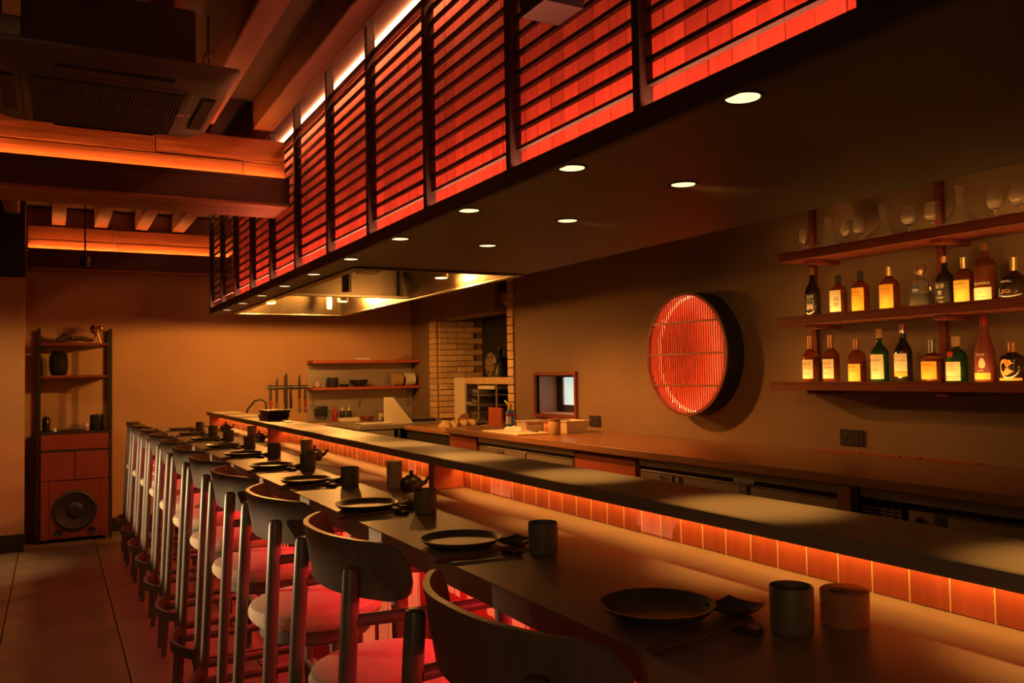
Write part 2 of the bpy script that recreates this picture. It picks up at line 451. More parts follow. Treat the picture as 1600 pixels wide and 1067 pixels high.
for k, x in enumerate([1.1, .76, .40, .04, -.32, -.68, -1.04, -1.4, -1.76, -2.12, -2.48]):
    nm = ['first', 'second', 'third', 'fourth', 'fifth', 'sixth', 'seventh', 'eighth', 'ninth', 'tenth', 'eleventh'][k]
    o = MB().box(-.058, .058, -2.4, YE - .01, 0, .17, .006).build('ceiling_joist', 'joist', None, loc=(x, 0, 2.945))
    tag(o, 'rough timber ceiling joist, ' + nm + ' one counted from the slatted canopy', 'joist', 'timber joists under the ceiling')

# ================================================================== CANOPY OVER THE BAR
cn = thing('bar_canopy', 'long suspended bar canopy with black slats over glowing red planks and a dark soffit', 'canopy', (1.235, 3.5, 2.06))
CO = Vector((-1.235, -3.5, -2.06))
def cbx(x0, x1, y0, y1, z0, z1, c=0):
    return MB().box(x0 + CO.x, x1 + CO.x, y0 + CO.y, y1 + CO.y, z0 + CO.z, z1 + CO.z, c)
CY0, CY1 = -1.0, 8.02
XB = 2.47
HY0, HY1, HX0, HX1 = 4.42, 7.93, 1.44, 2.44
sf = cbx(1.26, XB, CY0, HY0, 2.06, 2.085)
m2 = [cbx(1.26, HX0, HY0, CY1, 2.06, 2.085), cbx(HX0, XB, HY1, CY1, 2.06, 2.085), cbx(HX1, XB, HY0, HY1, 2.06, 2.085)]
for q in m2: sf.add(q.v, q.f)
sf.build('soffit', 'soffit', cn)
cbx(1.235, 1.26, CY0, CY1, 2.045, 2.102, .003).build('fascia', 'black_paint', cn)
cbx(1.445, XB, CY1, CY1 + .02, 2.045, 3.06, .003).build('end_panel', 'black_paint', cn)
cbx(XB, XB + .02, CY0, CY1, 2.06, 3.1, .003).build('back_panel', 'soffit', cn)
cbx(1.442, 1.46, CY0, CY1, 2.085, 3.071).build('backing', 'black_paint', cn)
cbx(1.225, 1.46, CY0, CY1, 3.072, 3.11, .003).build('top_rail', 'black_paint', cn)
cbx(1.262, 1.275, CY0, CY1, 2.0855, 2.093).build('light_strip', 'led_canopy', cn)
cbx(1.352, 1.366, CY0, CY1, 3.060, 3.0715).build('light_strip', 'led_canopy_top', cn)
pw = .0837
pm = MB().box(0, .015, .0012, pw - .0012, 0, .985, .002).mesh('plank', 'red_plank')
n = int((CY1 - CY0) / pw)
for k in range(n):
    share(pm, 'plank', cn, (1.427 + CO.x + random.uniform(-.0015, .0015), CY0 + CO.y + k * pw, 2.083 + CO.z))
posts = [-.30, .34, 1.0, 1.652, 2.31, 2.98, 3.65, 4.29, 4.956, 5.61, 6.235, 6.86, 7.45, 8.02]
pom = MB().box(0, .042, -.030, 0, 0, .970, .002).mesh('post', 'black_paint')
for y in posts: share(pom, 'post', cn, (1.236 + CO.x, y + CO.y, 2.1 + CO.z))
for a, b in zip(posts, posts[1:]):
    L_ = b - .030 - a
    sm = MB().box(0, .018, 0, L_, 0, .0115, .0015).mesh('slat', 'black_paint')
    for k in range(14):
        share(sm, 'slat', cn, (1.258 + CO.x, a + CO.y, 2.158 + k * .0588 + CO.z + random.uniform(-.001, .001)))
# small black speaker bracketed to the canopy front
bs = thing('wall_speaker', 'small black wedge speaker hanging in front of the slats at the top edge', 'speaker', (1.13, 1.86, 2.40))
MB().prism([(-.07, .0), (.05, .0), (.075, .16), (-.095, .16)], -.055, .06, 'X').build('body', 'black_plastic', bs)
MB().box(-.062, -.055, -.07, .05, .02, .15, .004).build('grille', 'speaker_cone', bs)
MB().box(.06, .106, -.012, .012, .05, .11, .003).build('bracket', 'black_plastic', bs)

# ------------------------------------------------------------------ range hood in the soffit
hd = thing('range_hood', 'brushed steel range hood recessed in the canopy soffit at the far end', 'hood', (1.94, 6.2, 2.06))
HO = Vector((-1.94, -6.2, -2.06))
def hbx(x0, x1, y0, y1, z0, z1, c=0): return MB().box(x0 + HO.x, x1 + HO.x, y0 + HO.y, y1 + HO.y, z0 + HO.z, z1 + HO.z, c)
hs = MB()
def hq(ps): hs.add([(p[0] + HO.x, p[1] + HO.y, p[2] + HO.z) for p in ps], [(0, 1, 2, 3)])
e = .004
x0, x1, y0, y1 = HX0 + e, HX1 - e, HY0 + e, HY1 - e
X0, X1, Y0, Y1, ZT = x0 + .10, x1 - .10, y0 + .08, y1 - .12, 2.40
hq([(x0, y0, 2.06), (x0, y1, 2.06), (X0, Y1, ZT), (X0, Y0, ZT)]); hq([(x1, y0, 2.06), (x1, y1, 2.06), (X1, Y1, ZT), (X1, Y0, ZT)])
hq([(x0, y1, 2.06), (x1, y1, 2.06), (X1, Y1, ZT), (X0, Y1, ZT)]); hq([(x0, y0, 2.06), (x1, y0, 2.06), (X1, Y0, ZT), (X0, Y0, ZT)])
hq([(X0, Y0, ZT), (X1, Y0, ZT), (X1, Y1, ZT), (X0, Y1, ZT)])
hs.build('inner_shell', 'hood_steel', hd)
rm = MB()
for q in (hbx(HX0 - .02, HX0 + .03, HY0 - .02, HY1 + .02, 2.048, 2.0595, .002), hbx(HX1 - .02, HX1 + .025, HY0 - .02, HY1 + .02, 2.048, 2.0595, .002)):
    rm.add(q.v, q.f)
for q in (hbx(HX0 + .03, HX1 - .02, HY0 - .02, HY0 + .01, 2.048, 2.0595, .002), hbx(HX0 + .03, HX1 - .02, HY1 - .01, HY1 + .03, 2.048, 2.0595, .002)):
    rm.add(q.v, q.f)
rm.build('rim', 'hood_steel', hd)
hbx(HX0 + .01, HX1 - .01, 6.19, 6.205, 2.07, 2.33, .002).build('baffle_panel', 'hood_steel', hd)
hbx(HX0 + .01, HX1 - .01, 6.17, 6.20, 2.062, 2.085, .003).build('cross_bar', 'steel_soft', hd)
hbx(2.34, 2.37, 6.13, 6.17, 2.08, 2.38, .003).build('bracket_post', 'iron', hd)
hbx(1.93, 1.955, 6.12, 6.16, 2.10, 2.38, .003).build('bracket_post', 'iron', hd)
hbx(1.55, 1.66, 4.60, 4.78, 2.065, 2.10, .004).build('filter_box', 'steel_soft', hd)
MB().lathe([(.0, -.10), (.022, -.10), (.026, -.05), (.026, 0), (.02, .08), (.012, .14)], (2.20 + HO.x, 7.55 + HO.y, 2.18 + HO.z), 16).build('nozzle', 'white_plastic', hd, True)
for (lx, ly, lz) in ((2.3, 5.25, 2.12), (2.25, 7.3, 2.13), (1.65, 7.45, 2.11)):  # the last head belongs to the added far-bay lamp
    MB().lathe([(.0, .002), (.045, .002), (.05, .012), (.05, .03), (.012, .035), (.012, 2.40 - lz), (0, 2.40 - lz)], (lx + HO.x, ly + HO.y, lz + HO.z), 16).build('lamp_head', 'steel_soft', hd, 50)
    MB().lathe([(0, 0), (.04, 0), (.04, .0018), (.0, .0018)], (lx + HO.x, ly + HO.y, lz + HO.z), 16).build('hood_lamp', 'led_disc', hd)
def bulb(loc, power, color, rad, parent):
    l = bpy.data.lights.new('hood_light', 'POINT'); l.energy = power; l.color = color; l.shadow_soft_size = rad
    o = bpy.data.objects.new('hood_light', l); COL.objects.link(o); o.location = Vector(loc) - parent.location; o.parent = parent
spot('hood_light', (2.3, 5.25, 2.11), (3.35, 4.75, 1.2), POW_HOOD * 1.25, 118, .8, (1, .33, .06), .04, hd)
bulb((2.3, 5.25, 2.10), POW_HOOD * .12, (1, .40, .08), .04, hd)  # weak point added to lift the near hood bay
bulb((2.25, 7.3, 2.085), POW_HOOD * .5, (1, .40, .075), .035, hd)
bulb((1.65, 7.45, 2.065), POW_HOOD * .5, (1, .37, .068), .035, hd)  # lamp added to brighten the left part of the end wall

# ------------------------------------------------------------------ downlights
def downlight(x, y, label, aim=None, power=POW_DOWN, size=30, glow=True):
    t = thing('downlight', label, 'downlight', (x, y, 2.06), 0, 'recessed downlights in the canopy soffit')
    MB().lathe([(.038, -.001), (.044, -.004), (.048, -.001), (.048, .004), (.038, .004)], n=28).build('trim_ring', 'black_paint', t, True)
    MB().lathe([(.0, .002), (.037, .002), (.037, -.0015), (.0, -.0015)], n=28).build('lens', 'led_disc', t)
    spot('lamp', (x, y, 2.05), aim or (x, y, 1.0), power, size, 1, AMBER, .03, t)
    return t
for k in range(11):
    y = .67 + .692 * k
    downlight(1.315, y, 'round warm recessed downlight in the outer soffit row, ' + ORD[k] + ' from the near end')
for k, y in enumerate((2.09, 2.78, 3.47)):
    downlight(1.755, y, 'round warm recessed downlight in the inner soffit row, ' + ORD[k] + ' from the near end', [(3.55, 2.29, 1.62), (3.55, 3.2, 1.5), (3.2, 4.55, 1.03)][k], POW_BACK * [1, 1, 3][k], [60, 60, 44][k])

downlight(2.2, .95, 'added unseen downlight for glints on the bottle shelves, beyond the inner row', (3.5, 2.4, 1.95), 30, 60)  # added out of frame to bring glints to the glassware

# ================================================================== BAR COUNTER
bc = thing('bar_counter', 'long greige stone bar counter with a raised service ledge and red panel front', 'counter', (1.1, 3.7, 0))
BO = Vector((-1.1, -3.7, 0))
def bbx(x0, x1, y0, y1, z0, z1, c=0): return MB().box(x0 + BO.x, x1 + BO.x, y0 + BO.y, y1 + BO.y, z0, z1, c)
BY0, BY1 = -.6, 8.0
bbx(.775, 1.358, BY0, BY1, 1.0, 1.05, .003).build('countertop', 'counter', bc)
bbx(1.36, 1.42, BY0, BY1, 0, 1.1455).build('bar_body', 'black_paint', bc)
bbx(1.203, 1.432, BY0, BY1, 1.146, 1.177, .003).build('service_ledge', 'ledge', bc)
bbx(1.16, 1.358, BY0, BY1, 0, .999).build('base_core', 'black_paint', bc)
bw = .157
bpm = MB().box(0, .014, .0015, bw - .0015, .06, .998, .002).mesh('front_board', 'red_panel')
for k in range(int((BY1 - BY0) / bw)): share(bpm, 'front_board', bc, (1.145 + BO.x, BY0 + BO.y + k * bw, 0))
tw = .0785
tpm = MB().box(0, .012, .0012, tw - .0012, 1.0505, 1.1455, .0015).mesh('panel_tile', 'red_panel')
for k in range(int((BY1 - BY0) / tw)): share(tpm, 'panel_tile', bc, (1.346 + BO.x, 2.742 + BO.y - 42 * tw + k * tw, 0))
jm = MB()
for k in range(int((BY1 - BY0) / tw)):
    q = bbx(1.3455, 1.3478, 2.742 - 42 * tw + k * tw - .0011, 2.742 - 42 * tw + k * tw + .0011, 1.0505, 1.1455); jm.add(q.v, q.f)
jm.build('lit_joint_lines', 'lit_joint', bc)['kind'] = 'stuff'  # pale lines paint in the light caught by the panel gaps
for y in (2.885, 5.575, 7.9):
    bbx(1.224, 1.345, y, y + .05, 1.0503, 1.1457, .002).build('ledge_bracket', 'cab_red', bc)
bbx(1.318, 1.329, BY0, BY1, 1.1395, 1.1457).build('light_strip', 'led_ledge', bc)
bbx(1.3125, 1.3155, BY0, BY1, 1.1312, 1.1458).build('light_baffle', 'black_paint', bc)  # added lip that cuts the strip's throw across the counter
bbx(1.05, 1.062, BY0, BY1, .988, .9995).build('light_strip', 'led_seat', bc)
bbx(.80, .812, BY0, BY1, .990, .9995).build('front_rail', 'black_paint', bc)
# under-bar work bench, behind the ledge
wb = thing('work_bench', 'steel under-bar work bench hidden behind the raised ledge', 'bench', (1.75, 3.2, 0))
MB().box(-.27, .27, -3.2, 3.2, .84, .88, .003).build('bench_top', 'steel_soft', wb)
for yy in (-3.15, 0, 3.15):
    for xx in (-.25, .25): MB().box(xx - .02, xx + .02, yy - .02, yy + .02, 0, .84).build('leg', 'steel_soft', wb)
MB().box(-.25, .25, -3.15, 3.15, .2, .22, .002).build('lower_shelf', 'steel_soft', wb)

# ================================================================== STOOLS
def make_stool():
    t = thing('bar_stool', '', 'stool', (0, 0, 0), 0, 'bar stools along the counter')
    MB().lathe([(0, .712), (.17, .712), (.192, .716), (.205, .732), (.207, .748), (.2, .764), (.18, .773), (.10, .778), (0, .779)], n=40).build('seat', 'seat_fabric', t, True)
    MB().lathe([(0, .668), (.165, .668), (.172, .675), (.172, .711), (0, .711)], n=32).build('seat_base', 'stool_wood', t, True)
    for s in (-1, 1):
        MB().tube([(-.225, s * .222, 0), (-.21, s * .216, .3), (-.185, s * .207, .8), (-.172, s * .203, 1.045), (-.1715, s * .2028, 1.056), (-.1713, s * .2027, 1.06)],
                  [.014, .0165, .0195, .0195, .017, .010], 14).build('rear_leg', 'stool_wood', t, True)
        MB().tube([(.215, s * .215, 0), (.207, s * .211, .35), (.195, s * .205, .86), (.193, s * .204, .948)], [.0155, .019, .021, .019], 12).build('front_leg', 'stool_wood', t, True)
        MB().tube([(-.165, s * .204, .945), (-.02, s * .222, .945), (.10, s * .218, .943), (.19, s * .205, .940)], .0165, 12, .85).build('arm_rail', 'stool_wood', t, True)
        MB().tube([(-.20, s * .213, .26), (.2, s * .21, .26)], .013, 10, 1.3).build('side_stretcher', 'stool_wood', t, True)
    def back(u, v):
        y = (u * 2 - 1) * .287; a = abs(y) / .287
        x = -.197 + .118 * a ** 2.2
        top = 1.118 - .006 * a; bot = .985
        rd = .045; d = max(0, abs(y) - (.287 - rd)) / rd
        k = 1 - math.sqrt(max(0, 1 - d * d)); sh = k * rd
        lo, hi = bot + sh, top - sh
        z = lo + (hi - lo) * v
        return (x - .012 * (z - 1.05) / .07, y, z)
    MB().sheet(back, 44, 6, .013, (1, 0, 0)).build('backrest', 'stool_wood', t, 50)
    pts = []
    for i in range(13):
        a = -1 + i / 6; pts.append((-.212 - .075 * (1 - a * a), a * .216, .30))
    rb = MB()
    def ring(u, v):
        a = u * 2 - 1
        return (-.212 - .08 * (1 - a * a), a * .222, .282 + .042 * v)
    MB().sheet(ring, 14, 1, .014, (1, 0, 0)).build('rear_footrest', 'stool_wood', t, 50)
    MB().box(.195, .235, -.205, .205, .255, .285, .004).build('front_footrest', 'stool_wood', t)
    MB().box(-.20, .20, -.014, .014, .20, .225, .003).build('cross_stretcher', 'stool_wood', t)
    return t
SY = [1.215, 1.995, 2.705, 3.41, 4.06, 4.70, 5.32, 5.99, 6.58, 7.25, 7.86]
stool = make_stool()
for k, y in enumerate(SY):
    lb = 'dark wooden bar stool with curved backrest, ' + ORD[k] + ' from the near end of the counter'
    x = .737 + [0, 0, 0, .003, .01, .012, .012, .018, .014, .014, .012][k]
    rz = [.02, 0, 0, -.02, .015, .01, -.015, .02, 0, .01, -.02][k]
    if k == 0:
        stool.location = (x, y, 0); stool.rotation_euler = (0, 0, rz); stool['label'] = lb
    else: dup(stool, (x, y, 0), lb, rz)

# ================================================================== TABLE SETTINGS
ZC = 1.05
def lathe_thing(prof, name, m, n=36): return MB().lathe(prof, n=n).build(name, m, None, 60)
def make_plate():
    o = lathe_thing([(0, .004), (.055, .004), (.058, 0), (.065, 0), (.068, .004), (.088, .008), (.098, .018), (.100, .021), (.0965, .021), (.088, .0125), (.07, .0095), (0, .0095)], 'plate', 'stoneware', 48)
    return o
def make_cup():
    return lathe_thing([(0, .003), (.027, .003), (.029, 0), (.032, .002), (.0335, .008), (.034, .03), (.0345, .072), (.0335, .0745), (.032, .073), (.031, .03), (.0295, .009), (0, .008)], 'tea_cup', 'stoneware_cup', 36)
def make_dish():
    def fn(u, v):
        x = (u * 2 - 1); y = (v * 2 - 1)
        return (x * .036 * (1 + .08 * (1 - abs(y))), y * .036 * (1 + .08 * (1 - abs(x))), .006 + .008 * (max(abs(x), abs(y)) ** 3) + .005 * (abs(x * y) ** 2))
    return MB().sheet(fn, 12, 12, .005).build('sauce_dish', 'iron', None, 50)
def make_rest():
    return MB().box(-.013, .013, -.026, .026, 0, .011, .003).build('chopstick_rest', 'iron')
def make_chop():
    p = MB().tube([(0, 0, 0), (.105, 0, 0), (.21, 0, 0)], [.0042, .0035, .0018], 8)
    return p.build('chopstick', 'chop_wood', None, True)
protos = [make_plate(), make_cup(), make_dish(), make_rest(), make_chop()]
used = [False] * 5
def put(i, loc, rz, label, cat, group, ry=0):
    o = protos[i]
    if used[i]: o = o.copy(); COL.objects.link(o)
    used[i] = True
    o.location = loc; o.rotation_euler = (0, ry, rz)
    return tag(o, label, cat, group)
CUP = [(1.038, .998), (1.001, 1.718), (.992, 2.405), (.997, 3.165), (1.008, 3.818), (1.02, 4.532), (1.025, 5.193), (1.03, 5.91), (1.035, 6.56), (1.04, 7.22)]
for k, (x, y) in enumerate(CUP):
    w = ORD[k] + ' place setting on the bar counter'
    rr = random.uniform
    px, py = (x - .118, y + .20)
    if k == 0: px, py = .918, 1.19
    put(0, (px, py, ZC), rr(0, 6), 'round dark stoneware plate with raised rim at the ' + w, 'plate', 'plates along the counter')
    put(1, (x, y, ZC), rr(0, 6), 'dark glazed cylindrical tea cup at the ' + w, 'cup', 'tea cups along the counter')
    put(2, (x - .002, y + .128, ZC), .35 + rr(-.15, .15), 'small square cast iron sauce dish at the ' + w, 'dish', 'sauce dishes along the counter')
    put(3, (x - .063, y + .038, ZC), .25 + rr(-.1, .1), 'small dark chopstick rest at the ' + w, 'chopstick rest', 'chopstick rests along the counter')
    for s in (0, 1):
        put(4, (x - .255 + s * .004, y + .042 - s * .013, ZC + .0045), .06 + s * .012, 'dark wooden chopstick ' + ('nearer to' if s else 'farther from') + ' the cup at the ' + w, 'chopstick', 'chopsticks at the ' + w, -.052)

def teapot(x, y, rz, label):
    t = thing('teapot', label, 'teapot', (x, y, ZC), rz, 'iron teapots along the counter')
    MB().lathe([(0, .0), (.030, 0), (.036, .006), (.042, .022), (.040, .038), (.031, .049), (.02, .052), (0, .053)], n=28).build('body', 'iron', t, 60)
    l = MB().lathe([(.022, .050), (.021, .055), (.008, .059), (.0045, .063), (.008, .069), (.006, .074), (0, .075)], n=20).build('lid', 'iron', t, 60)
    MB().tube([(.034, 0, .026), (.052, 0, .032), (.060, 0, .046), (.070, 0, .054)], [.011, .008, .006, .005], 10).build('spout', 'iron', t, True)
    MB().tube([(0, -.036, .03), (0, -.06, .037), (0, -.085, .045)], [.007, .0065, .008], 10).build('side_handle', 'iron', t, True)
    return t
def canister(x, y, h, r, label):
    t = thing('tea_canister', label, 'canister', (x, y, ZC), 0, 'bamboo canisters along the counter')
    MB().lathe([(0, 0), (r * .97, 0), (r, .003), (r, h * .7), (0, h * .7)], n=28).build('body', 'bamboo', t, 50)
    MB().lathe([(0, h * .705), (r * 1.01, h * .705), (r * 1.01, h - .004), (r * .97, h), (0, h - .002)], n=28).build('lid', 'bamboo', t, 50)
PW = ['nearest', 'second nearest', 'third nearest', 'farthest']
for k, (x, y) in enumerate([(1.146, 2.91), (1.16, 4.26), (1.19, 5.72), (1.204, 7.02)]):
    teapot(x, y, -.55, 'small dark iron teapot with spout, the ' + PW[k] + ' one along the counter')
for k, (x, y) in enumerate([(1.128, 3.035), (1.146, 4.365), (1.17, 5.85)]):
    canister(x, y, .10, .029, 'cylindrical pale bamboo canister beside the ' + PW[k] + ' teapot')
t = thing('wooden_box', 'round lidded cedar box behind the nearest tea cup', 'box', (1.15, .99, ZC), .3)
MB().lathe([(0, 0), (.037, 0), (.0385, .003), (.0385, .034), (0, .034)], n=36).build('body', 'cedar', t, 50)
MB().lathe([(0, .0345), (.039, .0345), (.039, .054), (.036, .0565), (0, .056)], n=36).build('lid', 'cedar', t, 50)
MB().box(-.042, -.014, -.008, .008, .0575, .061, .001).build('scoop', 'stoneware', t)

# ================================================================== BACK COUNTER
ZB = 1.028
wt = MB().box(2.868, XW - .001, .2, 6.5, ZB - .042, ZB, .003).build('back_worktop', 'walnut'); tag(wt, 'long brown back bar worktop along the dark wall', 'worktop')
st = thing('wall_trim', 'thin reddish wooden strips lying along the wall on the back worktop', 'trim', (3.635, 2.9, ZB))
for (a, b) in ((3.0, 3.3), (2.775, 2.985), (2.66, 2.76), (2.36, 2.65)):
    MB().box(-.004, .012, a - 2.9, b - 2.9, 0, .009, .002).build('strip', 'cab_red', st)
def cabinet(y0, y1, label):
    t = thing('base_cabinet', label, 'cabinet', (2.9, (y0 + y1) / 2, 0)); w = (y1 - y0) / 2
    MB().box(.02, .7, -w, w, .08, ZB - .044).build('carcass', 'cab_red', t)
    MB().box(0, .019, -w + .002, w - .002, .1, ZB - .046, .002).build('door', 'cab_red', t)
    MB().box(.06, .68, -w + .01, w - .01, 0, .079).build('plinth', 'black_paint', t)
def fridge(y0, y1, label, splits, plate=None, grille=None):
    t = thing('under_counter_fridge', label, 'fridge', (2.9, (y0 + y1) / 2, 0)); yc = (y0 + y1) / 2; w = (y1 - y0) / 2
    MB().box(.03, .7, -w, w, .08, ZB - .046).build('body', 'steel_soft', t)
    MB().box(.0, .029, -w, w, ZB - .085, ZB - .046, .003).build('top_fascia', 'steel', t)
    MB().box(.024, .0299, -w + .004, w - .004, ZB - .108, ZB - .0855).build('handle_recess', 'black_paint', t)
    MB().box(.06, .68, -w + .02, w - .02, 0, .079).build('plinth', 'black_paint', t)
    ys = [y0] + splits + [y1]
    for a, b in zip(ys, ys[1:]):
        if grille and a <= grille[0] < b: continue
        d = MB().box(0, .029, a - yc + .012, b - yc - .012, .1, ZB - .108, .004).build('door', 'steel', t)
        MB().box(-.002, .0, a - yc + .014, b - yc - .014, ZB - .112, ZB - .1085).build('door_edge', 'silver_cap', d)
    if plate:
        pl = MB().box(-.004, -.0002, plate[0] - yc, plate[1] - yc, ZB - .141, ZB - .121, .001).build('name_plate', 'paper_black', t)
        text_mb(plate[2], .0165, lambda x, y, c=(plate[0] + plate[1]) / 2 - yc: (-.0045, c - x, ZB - .131 + y), 1.02).build('lettering', 'ink_white', pl)
    if grille:
        a, b = grille[0] - yc, grille[1] - yc
        g = MB().box(.004, .029, a, b, .1, ZB - .108, .003).build('vent_panel', 'black_plastic', t)
        gm = MB()
        for k in range(6):
            z = ZB - .118 - k * .0145
            gm.box(-.002, .004, a + .01, b - .012, z - .008, z, .001)
        for k in range(6):
            yy = a + .01 + k * (b - a - .027) / 5
            gm.box(-.004, -.001, yy, yy + .005, ZB - .20, ZB - .114)
        gm.build('vent_grille', 'steel_soft', t)
        MB().box(-.003, .029, a - .13, a - .02, .1, ZB - .11, .003).build('control_panel', 'steel_soft', t)
        MB().lathe([(0, -.006), (.014, -.006), (.016, 0), (.0, 0)], (-.003, (a - .07), ZB - .145), 20, ax='X').build('dial', 'black_plastic', t)
cabinet(5.98, 6.49, 'plain red wooden cabinet front at the far end of the back bar')
fridge(4.575, 5.95, 'steel two door fridge between the two red cabinet fronts', [5.2], (5.52, 5.62, 'CANMOS'))
cabinet(3.925, 4.565, 'wide red wooden cabinet front between two steel fridges')
fridge(2.51, 3.895, 'steel fridge with black name plate below the round lattice', [3.04], (3.585, 3.70, 'CANMOS'))
fridge(.9, 2.405, 'steel fridge with a vent grille at the near end of the back bar', [1.3, 2.03], None, (2.2, 2.40))
pp = MB().box(2.872, 2.92, 2.425, 2.495, .0, ZB - .044, .003).build('wooden_divider', 'walnut'); tag(pp, 'narrow brown wooden upright between two steel fridges', 'divider')

# soap pump and knob standing on the work bench
t = thing('soap_dispenser', 'pale soap pump bottle rising behind the service ledge in front of the fridge', 'dispenser', (1.75, 1.87, .88))
MB().lathe([(0, 0), (.036, 0), (.038, .006), (.038, .195), (.03, .210), (.016, .214), (0, .214)], n=24).build('bottle', 'cream', t, 50)
MB().lathe([(0, .214), (.018, .214), (.018, .236), (.007, .238), (.007, .262), (0, .262)], n=16).build('pump', 'cream', t, 50)
MB().box(-.011, .011, -.052, .016, .262, .274, .003).build('nozzle', 'cream', t)
t = thing('shaker_bottle', 'small metal topped bottle behind the service ledge beside the fridge name plate', 'bottle', (1.75, 2.15, .88))
MB().lathe([(0, 0), (.022, 0), (.022, .215), (0, .215)], n=20).build('body', 'bamboo', t, 50)
MB().lathe([(0, .215), (.023, .215), (.02, .253), (0, .258)], n=20).build('cap', 'gold_cap', t, 50)

# wall sockets
def socket(y, z, label):
    t = thing('wall_socket', label, 'socket', (XW, y, z))
    MB().box(-.011, -.0005, -.075, .075, -.042, .042, .004).build('plate', 'black_plastic', t)
    for s in (-1, 1):
        for (dy, dz, w, h) in ((-.012, -.004, .004, .011), (.012, -.004, .004, .011), (0, -.02, .005, .01)):
            MB().box(-.0135, -.011, s * .037 + dy - w, s * .037 + dy + w, dz - h / 2, dz + h / 2).build('slot', 'ac_dark', t)
        MB().box(-.0145, -.011, s * .037 - .008, s * .037 + .008, .02, .028, .001).build('switch', 'silver_cap', t)
socket(5.437, 1.095, 'black double wall socket beside the small window')
socket(3.058, 1.107, 'black double wall socket below the bottle shelves')

# ------------------------------------------------------------------ round lattice lamp
lt = thing('round_lattice_lamp', 'round red lattice wall lamp glowing on the dark wall', 'lamp', (XW, 4.215, 1.575))
R = .39
MB().lathe([(R - .014, -.135), (R, -.135), (R, -.001), (R - .014, -.001), (R - .014, -.135)], n=72, ax='X').build('drum', 'black_paint', lt, 50)
MB().lathe([(R - .017, -.138), (R + .001, -.138), (R + .001, -.126), (R - .017, -.126), (R - .017, -.138)], n=72, ax='X').build('front_ring', 'red_wood', lt, 50)
MB().lathe([(0, -.006), (R - .015, -.006), (R - .015, -.001), (0, -.001)], n=64, ax='X').build('back_disc', 'cab_red', lt)
MB().lathe([(R - .0235, -.055), (R - .0145, -.055), (R - .0145, -.03), (R - .0235, -.03), (R - .0235, -.055)], n=72, ax='X').build('light_strip', 'led_ring', lt)
for k in range(30):
    a = 2 * PI * k / 30 + .05
    MB().lathe([(0, -.003), (.004, -.002), (.004, .002), (0, .003)], ((-.075), (R - .026) * math.cos(a), (R - .026) * math.sin(a)), 8, ax='X').build('led', 'led_dot', lt)
nb_ = 33
for k in range(nb_):
    y = -(R - .03) + (2 * (R - .03)) * (k + .5) / nb_
    h = math.sqrt(max(0, (R - .016) ** 2 - y * y))
    MB().box(-.128, -.116, y - .0042, y + .0042, -h, h, .001).build('lattice_bar', 'cab_red', lt)
for z in (.2, 0, -.2):
    h = math.sqrt((R - .016) ** 2 - z * z)
    MB().box(-.137, -.129, -h, h, z - .006, z + .006, .001).build('cross_bar', 'walnut', lt)

# ================================================================== BOTTLE SHELVES
ss = thing('bottle_shelf_unit', 'red brown three tier wall shelf holding bottles and glassware', 'shelf', (XW, 2.4, 1.36))
SX = 3.41
TIERS = [(2.035, 2.072), (1.697, 1.734), (1.357, 1.392)]
Y0s = [3.30, 3.33, 3.385]
for (a, b), ye in zip(TIERS, Y0s):
    MB().box(SX - XW, -.004, .9 - 2.4, ye - 2.4, a - 1.36, b - 1.36, .002).build('shelf_board', 'red_wood', ss)
    MB().box(SX - XW, SX - XW + .007, .9 - 2.4, ye - 2.4, b - 1.36, b - 1.36 + .010, .001).build('front_lip', 'red_wood', ss)
    MB().box(SX - XW + .010, SX - XW + .018, .9 - 2.4, ye - 2.4, b - 1.36, b - 1.36 + .005).build('light_strip', 'led_shelf', ss)
    for yb in (3.13, 2.40, 1.65):
        MB().box(SX + .03 - XW, -.004, yb - 2.4 - .03, yb - 2.4 + .03, a - .022 - 1.36, a - .0005 - 1.36, .002).build('bracket', 'red_wood', ss)
for yb in (3.27, 2.515, 1.75):
    MB().box(-.026, -.0005, yb - 2.4 - .018, yb - 2.4 + .018, -.02, 1.25, .002).build('upright', 'red_wood', ss)

